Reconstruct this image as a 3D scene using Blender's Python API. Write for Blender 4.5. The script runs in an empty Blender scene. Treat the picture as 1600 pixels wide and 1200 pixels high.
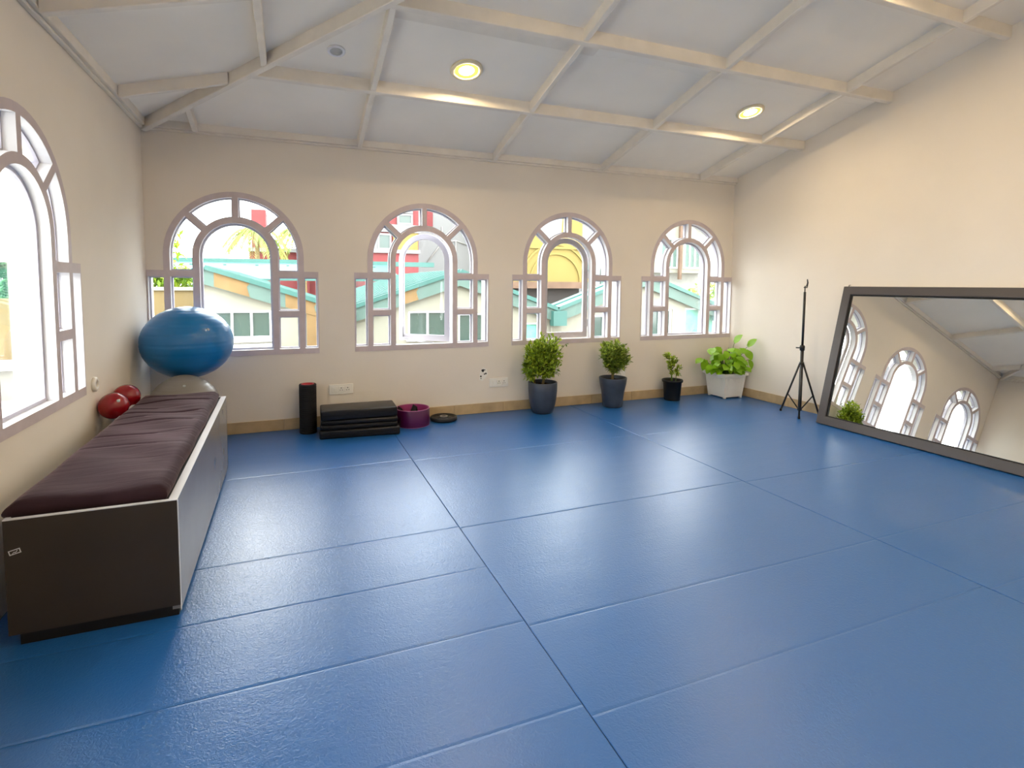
import bpy, bmesh, math, random
from mathutils import Vector, Matrix
from mathutils.geometry import tessellate_polygon
random.seed(7)
C = bpy.context.scene.collection
PI = math.pi

# ---------------------------------------------------------------- camera, world, exposure
cam = bpy.data.objects.new('camera', bpy.data.cameras.new('camera'))
C.objects.link(cam)
cam.data.sensor_width = 36.0
cam.data.lens = 833.9 / 1600 * 36.0
cam.data.shift_x = (800 - 776.4) / 1600
cam.data.shift_y = (501.57 - 600) / 1600
cam.data.clip_start = 0.02
def cam_matrix(yaw, pitch, roll, pos):
    y, p, r = [math.radians(a) for a in (yaw, pitch, roll)]
    f = Vector((math.sin(y)*math.cos(p), math.cos(y)*math.cos(p), -math.sin(p)))
    rt = Vector((math.cos(y), -math.sin(y), 0)); up = rt.cross(f)
    r2 = rt*math.cos(r) + up*math.sin(r); u2 = -rt*math.sin(r) + up*math.cos(r)
    M = Matrix.Identity(4)
    for i in range(3):
        M[i][0] = r2[i]; M[i][1] = u2[i]; M[i][2] = -f[i]; M[i][3] = pos[i]
    return M
cam.matrix_world = cam_matrix(21.2932, 3.9806, 0.3647, (0, 0, 1.5))
sc = bpy.context.scene
sc.camera = cam
sc.view_settings.view_transform = 'Standard'
sc.view_settings.look = 'None'
sc.view_settings.exposure = 1.08
sc.view_settings.gamma = 1.0
sc.view_settings.use_curve_mapping = False

SKY = 6.2
LAMP = 335.0
w = bpy.data.worlds.new('sky'); sc.world = w; w.use_nodes = True
nt = w.node_tree; nt.nodes.clear()
wo = nt.nodes.new('ShaderNodeOutputWorld'); bg = nt.nodes.new('ShaderNodeBackground')
tc = nt.nodes.new('ShaderNodeTexCoord'); nz = nt.nodes.new('ShaderNodeTexNoise'); cr = nt.nodes.new('ShaderNodeValToRGB')
nz.inputs['Scale'].default_value = 3.2; nz.inputs['Detail'].default_value = 5
cr.color_ramp.elements[0].position = 0.34; cr.color_ramp.elements[0].color = (0.50, 0.60, 0.66, 1)
cr.color_ramp.elements[1].position = 0.52; cr.color_ramp.elements[1].color = (1, 1.0, 1.0, 1)
nt.links.new(tc.outputs['Generated'], nz.inputs['Vector']); nt.links.new(nz.outputs['Fac'], cr.inputs['Fac'])
nt.links.new(cr.outputs['Color'], bg.inputs['Color']); nt.links.new(bg.outputs[0], wo.inputs[0])
bg.inputs['Strength'].default_value = SKY

# ---------------------------------------------------------------- materials
def mat(name, col, rough=0.6, spec=0.5, metal=0.0, noise=None, bump=None, sheen=0.0, coat=0.0, trans=0.0):
    """noise=(scale, amount) varies the colour, bump=(scale, strength, distance)."""
    m = bpy.data.materials.new(name); m.use_nodes = True
    n = m.node_tree; p = n.nodes['Principled BSDF']
    p.inputs['Base Color'].default_value = (*col, 1); p.inputs['Roughness'].default_value = rough
    p.inputs['Metallic'].default_value = metal; p.inputs['Specular IOR Level'].default_value = spec
    p.inputs['Sheen Weight'].default_value = sheen; p.inputs['Coat Weight'].default_value = coat
    t = n.nodes.new('ShaderNodeTexCoord')
    if noise:
        x = n.nodes.new('ShaderNodeTexNoise'); x.inputs['Scale'].default_value = noise[0]; x.inputs['Detail'].default_value = 6
        r = n.nodes.new('ShaderNodeValToRGB')
        a = noise[1]
        r.color_ramp.elements[0].position = 0.3; r.color_ramp.elements[1].position = 0.7
        r.color_ramp.elements[0].color = (*[c*(1-a) for c in col], 1); r.color_ramp.elements[1].color = (*[min(1, c*(1+a)) for c in col], 1)
        n.links.new(t.outputs['Object'], x.inputs['Vector']); n.links.new(x.outputs['Fac'], r.inputs['Fac'])
        n.links.new(r.outputs['Color'], p.inputs['Base Color'])
    if bump:
        x = n.nodes.new('ShaderNodeTexNoise'); x.inputs['Scale'].default_value = bump[0]; x.inputs['Detail'].default_value = 4
        b = n.nodes.new('ShaderNodeBump'); b.inputs['Strength'].default_value = bump[1]; b.inputs['Distance'].default_value = bump[2]
        n.links.new(t.outputs['Object'], x.inputs['Vector']); n.links.new(x.outputs['Fac'], b.inputs['Height'])
        n.links.new(b.outputs['Normal'], p.inputs['Normal'])
    return m
def emit(name, col, strength):
    m = bpy.data.materials.new(name); m.use_nodes = True
    n = m.node_tree; n.nodes.clear()
    o = n.nodes.new('ShaderNodeOutputMaterial'); e = n.nodes.new('ShaderNodeEmission')
    e.inputs[0].default_value = (*col, 1); e.inputs[1].default_value = strength
    n.links.new(e.outputs[0], o.inputs[0]); return m
def glass(name, tint, refl):
    m = bpy.data.materials.new(name); m.use_nodes = True
    n = m.node_tree; n.nodes.clear()
    o = n.nodes.new('ShaderNodeOutputMaterial'); mx = n.nodes.new('ShaderNodeMixShader')
    t = n.nodes.new('ShaderNodeBsdfTransparent'); g = n.nodes.new('ShaderNodeBsdfGlossy'); f = n.nodes.new('ShaderNodeFresnel')
    mu = n.nodes.new('ShaderNodeMath'); mu.operation = 'MULTIPLY'; mu.inputs[1].default_value = refl
    t.inputs[0].default_value = (*tint, 1); g.inputs['Roughness'].default_value = 0.02
    n.links.new(f.outputs[0], mu.inputs[0]); n.links.new(mu.outputs[0], mx.inputs[0])
    n.links.new(t.outputs[0], mx.inputs[1]); n.links.new(g.outputs[0], mx.inputs[2]); n.links.new(mx.outputs[0], o.inputs[0])
    return m

M = {}
M['wall'] = mat('wall_paint', (0.82, 0.75, 0.655), 0.7, 0.3, noise=(1.3, 0.03), bump=(60, 0.12, 0.004))
M['outwall'] = mat('outer_render', (0.680, 0.654, 0.570), 0.8, 0.2, noise=(4, 0.06))
M['white'] = mat('white_gloss_paint', (0.82, 0.81, 0.84), 0.4, 0.5)
M['mauve'] = mat('mauve_frame_paint', (0.60, 0.515, 0.525), 0.5, 0.4, noise=(9, 0.06))
M['bead'] = mat('lilac_bead_paint', (0.50, 0.48, 0.56), 0.45, 0.5)
M['glass'] = glass('window_glass', (0.97, 0.985, 0.98), 0.4)
M['ceil'] = mat('ceiling_board', (0.93, 0.87, 0.775), 0.75, 0.25, noise=(2.0, 0.025))
M['beam'] = mat('cream_beam_paint', (0.84, 0.77, 0.67), 0.55, 0.4, noise=(6, 0.05), bump=(40, 0.1, 0.003))
M['tile'] = mat('tan_skirting_tile', (0.50, 0.37, 0.21), 0.45, 0.5, noise=(7, 0.14))
M['grout'] = mat('pale_grout', (0.62, 0.55, 0.44), 0.9, 0.2)
M['seam'] = mat('mat_underlay', (0.012, 0.03, 0.075), 0.8, 0.3)

def floor_mat():
    m = mat('blue_vinyl_mat', (0.014, 0.115, 0.37), 0.34, 0.95)
    n = m.node_tree; p = n.nodes['Principled BSDF']; t = n.nodes.new('ShaderNodeTexCoord')
    geo = n.nodes.new('ShaderNodeNewGeometry')
    # leather-like grain plus soft waviness of the laid sheets
    v = n.nodes.new('ShaderNodeTexNoise'); v.inputs['Scale'].default_value = 70; v.inputs['Detail'].default_value = 3; v.inputs['Distortion'].default_value = 1.2
    b = n.nodes.new('ShaderNodeBump'); b.inputs['Strength'].default_value = 0.32; b.inputs['Distance'].default_value = 0.005
    v2 = n.nodes.new('ShaderNodeTexNoise'); v2.inputs['Scale'].default_value = 1.0; v2.inputs['Detail'].default_value = 2
    mp = n.nodes.new('ShaderNodeMapping'); mp.inputs['Scale'].default_value = (0.8, 5.0, 1)
    b2 = n.nodes.new('ShaderNodeBump'); b2.inputs['Strength'].default_value = 0.12; b2.inputs['Distance'].default_value = 0.02
    n.links.new(geo.outputs['Position'], v.inputs['Vector']); n.links.new(geo.outputs['Position'], mp.inputs['Vector'])
    n.links.new(mp.outputs[0], v2.inputs['Vector'])
    n.links.new(v2.outputs['Fac'], b2.inputs['Height']); n.links.new(b2.outputs['Normal'], b.inputs['Normal'])
    n.links.new(v.outputs['Fac'], b.inputs['Height']); n.links.new(b.outputs['Normal'], p.inputs['Normal'])
    r = n.nodes.new('ShaderNodeTexNoise'); r.inputs['Scale'].default_value = 1.7; r.inputs['Detail'].default_value = 5
    mr = n.nodes.new('ShaderNodeMapRange'); mr.inputs['To Min'].default_value = 0.282; mr.inputs['To Max'].default_value = 0.35
    n.links.new(geo.outputs['Position'], r.inputs['Vector']); n.links.new(r.outputs['Fac'], mr.inputs['Value']); n.links.new(mr.outputs[0], p.inputs['Roughness'])
    return m
M['floor'] = floor_mat()

# ---------------------------------------------------------------- object helpers
def link(name, me, m=None, parent=None):
    o = bpy.data.objects.new(name, me); C.objects.link(o)
    if m is not None:
        for x in (m if isinstance(m, (list, tuple)) else [m]): me.materials.append(x)
    if parent is not None: o.parent = parent
    return o
def obj(name, bm, m=None, parent=None, smooth=False):
    me = bpy.data.meshes.new(name)
    bmesh.ops.recalc_face_normals(bm, faces=bm.faces[:])
    bm.to_mesh(me); bm.free()
    if smooth:
        for p in me.polygons: p.use_smooth = True
    return link(name, me, m, parent)
def empty(name, loc=(0, 0, 0), rotz=0):
    o = bpy.data.objects.new(name, None); C.objects.link(o)
    o.location = loc; o.rotation_euler = (0, 0, rotz); o.empty_display_size = 0.1
    return o
def tag(o, label, cat, group=None):
    o['label'] = label; o['category'] = cat
    if group: o['group'] = group
    return o
def struct(o):
    o['kind'] = 'structure'; return o
def box(bm, x0, x1, y0, y1, z0, z1, mi=0, bev=0.0, seg=2):
    vs = [bm.verts.new((x, y, z)) for z in (z0, z1) for y in (y0, y1) for x in (x0, x1)]
    fs = [bm.faces.new([vs[i] for i in q]) for q in ((0, 2, 3, 1), (4, 5, 7, 6), (0, 1, 5, 4), (2, 6, 7, 3), (0, 4, 6, 2), (1, 3, 7, 5))]
    for f in fs: f.material_index = mi
    if bev:
        es = list({e for f in fs for e in f.edges})
        r = bmesh.ops.bevel(bm, geom=es, offset=bev, segments=seg, profile=0.5, affect='EDGES')
        for f in r['faces']: f.material_index = mi
    return vs
def nbm(): return bmesh.new()
def boxm(*a, **k):
    bm = nbm(); box(bm, *a, **k); return bm
def tube(bm, pts, r, n=8, r2=None, mi=0, cap=True):
    """tube through points, tapering r -> r2"""
    pts = [Vector(p) for p in pts]; rings = []
    if r2 is None: r2 = r
    up0 = None
    for i, p in enumerate(pts):
        d = (pts[min(i+1, len(pts)-1)] - pts[max(i-1, 0)]).normalized()
        a = up0 if up0 is not None else (Vector((0, 0, 1)) if abs(d.z) < 0.9 else Vector((1, 0, 0)))
        s = d.cross(a).normalized(); t = s.cross(d).normalized(); up0 = t
        rr = r + (r2-r)*i/max(1, len(pts)-1)
        rings.append([bm.verts.new(p + s*math.cos(2*PI*k/n)*rr + t*math.sin(2*PI*k/n)*rr) for k in range(n)])
    for a, b in zip(rings, rings[1:]):
        for k in range(n):
            f = bm.faces.new((a[k], a[(k+1) % n], b[(k+1) % n], b[k])); f.material_index = mi; f.smooth = True
    if cap:
        bm.faces.new(rings[0][::-1]).material_index = mi; bm.faces.new(rings[-1]).material_index = mi
def lathe(bm, prof, n=32, c=(0, 0, 0), mi=0, closed=False):
    """spin (r, z) profile about the z axis"""
    rings = []
    for r, z in prof:
        if r < 1e-6: rings.append([bm.verts.new((c[0], c[1], c[2]+z))])
        else: rings.append([bm.verts.new((c[0]+r*math.cos(2*PI*k/n), c[1]+r*math.sin(2*PI*k/n), c[2]+z)) for k in range(n)])
    pr = list(zip(rings, rings[1:]))
    if closed: pr.append((rings[-1], rings[0]))
    for a, b in pr:
        for k in range(n):
            A = [a[k % len(a)], a[(k+1) % len(a)], b[(k+1) % len(b)], b[k % len(b)]]
            A = [v for i, v in enumerate(A) if v not in A[:i]]
            if len(A) >= 3:
                f = bm.faces.new(A); f.material_index = mi; f.smooth = True
def ball(bm, c, rx, ry=None, rz=None, n=32):
    ry = ry or rx; rz = rz or rx
    bmesh.ops.create_uvsphere(bm, u_segments=n, v_segments=n//2, radius=1.0, matrix=Matrix.Translation(c) @ Matrix.Diagonal((rx, ry, rz, 1)))
    for f in bm.faces: f.smooth = True
def shape(bm, outer, holes, d0, d1, fn, mi_front=0, mi_side=0, mi_back=None):
    """polygon with holes in (u, v), extruded from depth d0 (front) to d1, mapped to the world by fn(u, v, d)"""
    if mi_back is None: mi_back = mi_side
    polys = [outer] + list(holes)
    flat = [p for q in polys for p in q]
    tris = tessellate_polygon([[Vector((p[0], p[1], 0)) for p in q] for q in polys])
    F = [bm.verts.new(fn(p[0], p[1], d0)) for p in flat]; B = [bm.verts.new(fn(p[0], p[1], d1)) for p in flat]
    for t in tris:
        if len({flat[i] for i in t}) < 3: continue
        try:
            bm.faces.new([F[i] for i in t]).material_index = mi_front
            bm.faces.new([B[i] for i in reversed(t)]).material_index = mi_back
        except ValueError: pass
    k = 0
    for q in polys:
        n = len(q)
        for i in range(n):
            bm.faces.new((F[k+i], F[k+(i+1) % n], B[k+(i+1) % n], B[k+i])).material_index = mi_side
        k += n
def arc(cx, cy, r, a0, a1, n=12):
    return [(cx + r*math.cos(a0+(a1-a0)*i/n), cy + r*math.sin(a0+(a1-a0)*i/n)) for i in range(n+1)]
def bevel_mod(o, wdt=0.004, seg=2, ang=40):
    b = o.modifiers.new('bevel', 'BEVEL'); b.width = wdt; b.segments = seg; b.limit_method = 'ANGLE'; b.angle_limit = math.radians(ang)
    return o

# ---------------------------------------------------------------- room dimensions
XL, YB, XR, YF = -1.2229, 5.7731, 5.7581, -1.57
ZE, SB, SL, YR = 2.95, 0.255, 0.2737, 2.10
XA = XL + (SB*(YB-YR))/SL
TH = 0.25
zb = lambda y: ZE + SB*(YB-y)
zf = lambda y: ZE + SB*(y-YF)
zl = lambda x: ZE + SL*(x-XL)
# windows: half width, sill, transom, arch centre, arch radius
WW, ZS, ZT, ZC, RO = 0.7525, 0.776, 1.61, 1.752, 0.615
RI, RB, RC = 0.562, 0.374, 0.318
BW = [-0.4675, 1.394, 3.1895, 5.0055]
LW = [3.340, 1.48, -0.38]
def outline(s=0.0):
    return [(-WW-s, ZS-s), (WW+s, ZS-s), (WW+s, ZT), (RO+s, ZT), (RO+s, ZC)] + arc(0, ZC, RO+s, 0, PI, 28)[1:] + [(-RO-s, ZT), (-WW-s, ZT)]
def lights():
    """the glazed openings as (kind, polygon)"""
    L = []
    h = 0.026; a = math.radians(43)
    low = [(RB, ZT), (RI, ZT)] + arc(0, ZC, RI, 0, a-math.asin(h/RI), 7) + arc(0, ZC, RB, a-math.asin(h/RB), 0, 7)
    top = arc(0, ZC, RI, a+math.asin(h/RI), PI/2-math.asin(h/RI), 8) + arc(0, ZC, RB, PI/2-math.asin(h/RB), a+math.asin(h/RB), 8)
    for q in (low, top):
        L.append(('arch', q)); L.append(('arch', [(-u, v) for u, v in q[::-1]]))
    for v0, v1 in ((0.831, 1.156), (1.215, 1.55)):
        q = [(RB, v0), (RI, v0), (RI, v1), (RB, v1)]
        L.append(('side', q)); L.append(('side', [(-u, v) for u, v in q[::-1]]))
    q = [(RO, 0.831), (0.742, 0.831), (0.742, 1.55), (RO, 1.55)]
    L.append(('wing', q)); L.append(('wing', [(-u, v) for u, v in q[::-1]]))
    return L
CEN = [(-RC, 0.831), (RC, 0.831)] + arc(0, ZC, RC, 0, PI, 20)
def inset(poly, d):
    """move every vertex of a counter-clockwise polygon inwards by d"""
    n = len(poly); out = []
    for i in range(n):
        p, q, r = [Vector(poly[j % n]) for j in (i-1, i, i+1)]
        if (q-p).length < 1e-6: p = Vector(poly[(i-2) % n])
        if (r-q).length < 1e-6: r = Vector(poly[(i+2) % n])
        e1, e2 = (q-p).normalized(), (r-q).normalized()
        n1, n2 = Vector((-e1.y, e1.x)), Vector((-e2.y, e2.x))
        b = (n1+n2); b = b/max(0.35, b.dot(n1)) if b.length > 1e-6 else n1
        out.append((q.x+b.x*d, q.y+b.y*d))
    return out
mapB = lambda c: (lambda u, v, d: (c+u, YB+d, v))
mapL = lambda c: (lambda u, v, d: (XL-d, c+u, v))

# ---------------------------------------------------------------- floor and its mats
fl = struct(obj('floor', boxm(XL-TH, XR+TH, YF-TH, YB+TH, -0.10, -0.006), M['seam']))
cols = [(XL+0.001, 0.952, [YF, -0.5, 0.55, 1.575, 2.085, 2.57, 3.07, 4.43, YB]),
        (0.956, 3.228, [YF, -0.5, 0.52, 1.52, 2.045, 3.05, 4.385, YB]),
        (3.232, XR-0.001, [YF, -0.55, 0.5, 1.49, 2.05, 3.025, 4.36, YB])]
for ci, (x0, x1, ys) in enumerate(cols):
    for y0, y1 in zip(ys, ys[1:]):
        bm = nbm(); dz = random.uniform(-0.0012, 0.0)
        prev = None
        for ins, z in ((0.0, -0.006), (0.0, -0.0016), (0.011, 0.0)):
            xi = min(ins, 0.02)
            rg = [bm.verts.new((x, y, z+dz)) for x, y in ((x0+xi*0.3, y0+ins+0.0004), (x1-xi*0.3, y0+ins+0.0004), (x1-xi*0.3, y1-ins-0.0004), (x0+xi*0.3, y1-ins-0.0004))]
            if prev:
                for k in range(4): bm.faces.new((prev[k], prev[(k+1) % 4], rg[(k+1) % 4], rg[k]))
            prev = rg
        bm.faces.new(prev)
        obj('floor_mat', bm, M['floor'], fl)

# ---------------------------------------------------------------- walls
def wall(name, outer, holes, fn, th=TH):
    bm = nbm(); shape(bm, outer, holes, 0, th, fn, 0, 1, 1)
    return struct(obj(name, bm, [M['wall'], M['outwall']]))
wall('wall_back', [(XL-TH, 0), (XR+TH, 0), (XR+TH, ZE+0.05), (XL-TH, ZE+0.05)], [[(c+u, v) for u, v in outline()] for c in BW], lambda u, v, d: (u, YB+d, v))
wall('wall_left', [(YF, 0), (YB, 0), (YB, ZE+0.05), (YF, ZE+0.05)], [[(c+u, v) for u, v in outline()] for c in LW], lambda u, v, d: (XL-d, u, v), 0.36)
wall('wall_right', [(YF, 0), (YB, 0), (YB, ZE+0.05), (YR, zb(YR)+0.05), (YF, ZE+0.05)], [], lambda u, v, d: (XR+d, u, v))
wall('wall_front', [(XL-TH, 0), (XR+TH, 0), (XR+TH, ZE+0.05), (XL-TH, ZE+0.05)], [], lambda u, v, d: (u, YF-d, v))

# ---------------------------------------------------------------- ceiling: boards, beams
def slab(bm, poly, zfun, t0, t1, mi=0):
    a = [bm.verts.new((x, y, zfun(x, y)+t0)) for x, y in poly]; b = [bm.verts.new((x, y, zfun(x, y)+t1)) for x, y in poly]
    n = len(poly); bm.faces.new(a).material_index = mi; bm.faces.new(b[::-1]).material_index = mi
    for i in range(n): bm.faces.new((a[i], a[(i+1) % n], b[(i+1) % n], b[i])).material_index = mi
B3 = lambda x, y: zb(y); L3 = lambda x, y: zl(x); F3 = lambda x, y: zf(y)
bm = nbm()
slab(bm, [(XL, YB), (XR+TH, YB), (XR+TH, YR), (XA, YR)], B3, 0.012, 0.10)
slab(bm, [(XL, YB), (XA, YR), (XL, YF)], L3, 0.012, 0.10)
slab(bm, [(XL, YF), (XA, YR), (XR+TH, YR), (XR+TH, YF)], F3, 0.012, 0.10)
ceil = struct(obj('ceiling', bm, M['ceil']))
hipx = lambda y: XL + SB*(YB-y)/SL
P1, P2, P3 = 4.74, 3.755, 2.81
R1, R2, R3, R4 = 0.70, 2.18, 3.595, 5.105
def panel(poly, zfun):
    bm = nbm(); g = 0.002
    cx = sum(p[0] for p in poly)/len(poly); cy = sum(p[1] for p in poly)/len(poly)
    q = [(x+(cx-x)*g, y+(cy-y)*g) for x, y in poly]
    slab(bm, q, zfun, 0, 0.012); obj('ceiling_panel', bm, M['ceil'], ceil)
JX = -0.78
rows = [(YB, P1), (P1, 3.985), (3.985, P2), (P2, P3), (P3, YR)]
xs = [R1, R2, R3, R4, XR]
for i, (ya, yb) in enumerate(rows):
    for xa, xb_ in zip(xs, xs[1:]):
        if xa < hipx(yb):
            panel([(max(xa, hipx(ya)), ya), (xb_, ya), (xb_, yb), (hipx(yb), yb)] if hipx(yb) < xb_ else [(hipx(ya), ya), (xb_, ya), (xb_, YB-(xb_-XL)*SL/SB)], B3)
        else: panel([(xa, ya), (xb_, ya), (xb_, yb), (xa, yb)], B3)
panel([(XL, YB), (JX, YB), (JX, YB-(JX-XL)*SL/SB)], B3)
panel([(JX, YB), (R1, YB), (R1, P1), (hipx(P1), P1), (JX, YB-(JX-XL)*SL/SB)], B3)
panel([(hipx(P1), P1), (R1, P1), (R1, YB-(R1-XL)*SL/SB)], B3)
LP = -0.145; LY = YB-(LP-XL)*SL/SB
J1, J2 = 4.88, 3.515
panel([(XL, YB), (hipx(J1), J1), (XL, J1)], L3)
panel([(XL, J1), (hipx(J1), J1), (LP, LY), (LP, J2), (XL, J2)], L3)
panel([(LP, LY), (XA, YR), (LP, YR)], L3)
panel([(XL, J2), (LP, J2), (LP, YR), (XL, YR)], L3)
panel([(XL, YR), (XA, YR), (XL, YF)], L3)
panel([(XL, YF), (XA, YR), (XR, YR), (XR, YF)], F3)

def beam(name, p, q, zfun, wid, dep, top=0.004, parent=None, m=None):
    """timber along p->q (plan), hung under the ceiling plane, sides vertical"""
    d = (Vector(q)-Vector(p)).normalized(); s = Vector((-d.y, d.x))*wid/2
    cor = [Vector(p)+s, Vector(p)-s, Vector(q)-s, Vector(q)+s]
    bm = nbm()
    a = [bm.verts.new((c.x, c.y, zfun(c.x, c.y)+top)) for c in cor]; b = [bm.verts.new((c.x, c.y, zfun(c.x, c.y)-dep)) for c in cor]
    bm.faces.new(a); bm.faces.new(b[::-1])
    for i in range(4): bm.faces.new((a[i], a[(i+1) % 4], b[(i+1) % 4], b[i]))
    bmesh.ops.bevel(bm, geom=[e for e in bm.edges if all(v in b for v in e.verts)], offset=0.004, segments=1, affect='EDGES')
    return obj(name, bm, m or M['beam'], parent or ceil)
for y in (P1, P2, P3):
    beam('purlin', (hipx(y)+0.02, y), (XR, y), B3, 0.045, 0.10)
for x in (R1, R2, R3, R4):
    ya = YR if x > XA else YB-(x-XL)*SL/SB
    ends = [YB-0.06, P1, P2, P3, ya]
    ends = [e for e in ends if e >= ya]
    if ends[-1] != ya: ends.append(ya)
    for a, b in zip(ends, ends[1:]):
        if a-b > 0.12: beam('rafter', (x, a-0.023), (x, b+0.023), B3, 0.045, 0.095)
beam('jack_rafter', (JX, YB-0.06), (JX, YB-(JX-XL)*SL/SB+0.03), B3, 0.045, 0.085)
H3 = lambda x, y: min(zb(y), zl(x))
beam('hip_rafter', (XL+0.03, YB-0.03*SL/SB), (XA, YR), B3, 0.046, 0.105, top=0.0)
beam('jack_rafter', (XL+0.06, J1), (hipx(J1)-0.03, J1), L3, 0.045, 0.09)
beam('jack_rafter', (XL+0.06, J2), (LP, J2), L3, 0.05, 0.10)
beam('jack_rafter', (LP, J2), (hipx(J2)-0.03, J2), L3, 0.05, 0.10)
beam('jack_rafter', (XL+0.06, YR), (XA, YR), L3, 0.05, 0.10)
beam('purlin', (LP, YR), (LP, LY-0.03), L3, 0.045, 0.09)
beam('ridge_beam', (XA, YR), (XR, YR), B3, 0.06, 0.13)
beam('purlin', (hipx(P2), 0.45), (XR, 0.45), F3, 0.045, 0.10)
# flat packing strip beside the second purlin
beam('packing_strip', (R1+0.03, 3.91), (R2+0.22, 3.93), B3, 0.12, 0.012)
# cornices: a lower bead and an upper board on back and left walls
def cornice(name, pts, parent=None):
    bm = nbm()
    for (x0, x1, y0, y1, z0, z1) in pts: box(bm, x0, x1, y0, y1, z0, z1, bev=0.004, seg=1)
    return struct(obj(name, bm, M['beam']))
cornice('trim_1', [(XL+0.06, XR, YB-0.055, YB, 2.898, 2.975), (XL+0.06, XR, YB-0.03, YB, 2.878, 2.898)])
cornice('trim_2', [(XL, XL+0.055, YF, YB, 2.898, 2.975), (XL, XL+0.03, YF, YB, 2.878, 2.898)])

# ---------------------------------------------------------------- skirting tiles
def skirting(name, p, n, step, off, horiz):
    root = empty(name); struct(root)
    bk = nbm()
    if horiz == 'x': box(bk, XL, XR, YB-0.006, YB, 0, 0.112)
    else: box(bk, XR-0.006, XR, YF, YB, 0, 0.112)
    obj('grout_bed', bk, M['grout'], root)
    a = off; lo, hi = (XL, XR-0.02) if horiz == 'x' else (YF, YB-0.02)
    while a < hi:
        s, e = max(lo, a)+0.0012, min(hi, a+step)-0.0012
        if e > s:
            bm = nbm()
            if horiz == 'x': box(bm, s, e, YB-0.015, YB-0.003, 0.001, 0.115, bev=0.002, seg=1)
            else: box(bm, XR-0.015, XR-0.003, s, e, 0.001, 0.115, bev=0.002, seg=1)
            obj('skirting_tile', bm, M['tile'], root)
        a += step
skirting('baseboard_back', 0, 0, 0.60, 2.33-0.6*7, 'x')
skirting('baseboard_right', 0, 0, 0.60, 5.37-0.6*12, 'y')

# ---------------------------------------------------------------- windows
M['stay'] = mat('grey_metal_stay', (0.35, 0.35, 0.38), 0.4, 0.5, metal=0.8)
def side_mats(o, axis):
    """front faces mauve (slot 0), reveals white (slot 1)"""
    return o
def window(name, fn, sash):
    L = lights()
    bm = nbm()
    shape(bm, outline(), [q for k, q in L] + [CEN], -0.006, 0.075, fn, 0, 1, 1)
    wdw = struct(obj(name, bm, [M['mauve'], M['white']]))
    bm = nbm()
    for k, q in L + ([('c', CEN)] if sash is None else []):
        d = 0.012 if k != 'c' else 0.02
        shape(bm, q, [inset(q, d)], 0.050, 0.088, fn, 0, 0)
    obj('glazing_bead', bm, M['bead'], wdw)
    for k, q in L + ([('c', CEN)] if sash is None else []):
        bm = nbm(); shape(bm, inset(q, 0.006), [], 0.068, 0.072, fn); obj('pane', bm, M['glass'], wdw)
    if sash is not None:
        # a casement sash turned by an angle about its right-hand jamb
        ang, wdt, cm = sash
        ca, sa = math.cos(ang), math.sin(ang)
        def f2(u, v, d):
            r = RC-0.006-u; dd = d-0.088
            return fn(RC-0.006 - r*ca + dd*sa, v, 0.088 + r*sa + dd*ca)
        o = inset(CEN, 0.006); i = inset(CEN, 0.006+wdt)
        i = [(u, max(v, 0.831+wdt*1.25)) for u, v in i]
        bm = nbm(); shape(bm, o, [i], 0.076, 0.112, f2, 0, 0); s = obj('casement_sash', bm, cm, wdw); bevel_mod(s, 0.005)
        bm = nbm(); shape(bm, [(u, v) for u, v in inset(CEN, wdt)], [], 0.092, 0.096, f2); obj('pane', bm, M['glass'], s)
        bm = nbm()
        for v in (1.02, 1.62):
            tube(bm, [fn(RC-0.004, v-0.045, 0.082), fn(RC-0.004, v+0.045, 0.082)], 0.009, 8)
        obj('hinge', bm, M['white'], wdw)
        if ang > 0.1:
            bm = nbm(); tube(bm, [f2(-RC+0.05, 0.99, 0.072), f2(-RC+0.05, 0.90, 0.068), f2(-RC+0.07, 0.885, 0.06)], 0.008, 8); obj('handle', bm, M['stay'], s)
            bm = nbm(); tube(bm, [f2(-RC+0.05, 0.875, 0.07), fn(-0.02, 0.842, 0.10), fn(0.12, 0.838, 0.06)], 0.006, 6); obj('window_stay', bm, M['stay'], wdw)
    return wdw
M['sashwhite'] = mat('white_sash_paint', (0.40, 0.39, 0.45), 0.45, 0.5)
M['sashgrey'] = mat('grey_mauve_sash_paint', (0.52, 0.48, 0.50), 0.5, 0.4)
window('window_1', mapB(BW[0]), None)
window('window_2', mapB(BW[1]), (math.radians(36), 0.062, M['sashwhite']))
window('window_3', mapB(BW[2]), (0.0, 0.062, M['sashgrey']))
window('window_4', mapB(BW[3]), None)
window('window_5', mapL(LW[0]), None)
window('window_6', mapL(LW[1]), None)  # this and the next are unseen, added to let in more daylight
window('window_7', mapL(LW[2]), None)

# ---------------------------------------------------------------- ceiling fittings
M['lamp'] = emit('warm_lamp_lens', (1.0, 0.77, 0.47), LAMP)
n = M['lamp'].node_tree; e = n.nodes['Emission']   # bright core, dim amber edge of the diffuser
t = n.nodes.new('ShaderNodeTexCoord'); ln = n.nodes.new('ShaderNodeVectorMath'); ln.operation = 'LENGTH'; mp = n.nodes.new('ShaderNodeMapping'); mp.inputs['Scale'].default_value = (1, 1, 0)
r1 = n.nodes.new('ShaderNodeMapRange'); r1.inputs['From Min'].default_value = 0.036; r1.inputs['From Max'].default_value = 0.066; r1.inputs['To Min'].default_value = LAMP; r1.inputs['To Max'].default_value = 2.2
r2 = n.nodes.new('ShaderNodeValToRGB'); r2.color_ramp.elements[0].position = 0.048; r2.color_ramp.elements[0].color = (1.0, 0.77, 0.47, 1); r2.color_ramp.elements[1].position = 0.072; r2.color_ramp.elements[1].color = (0.70, 0.38, 0.05, 1)
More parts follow.
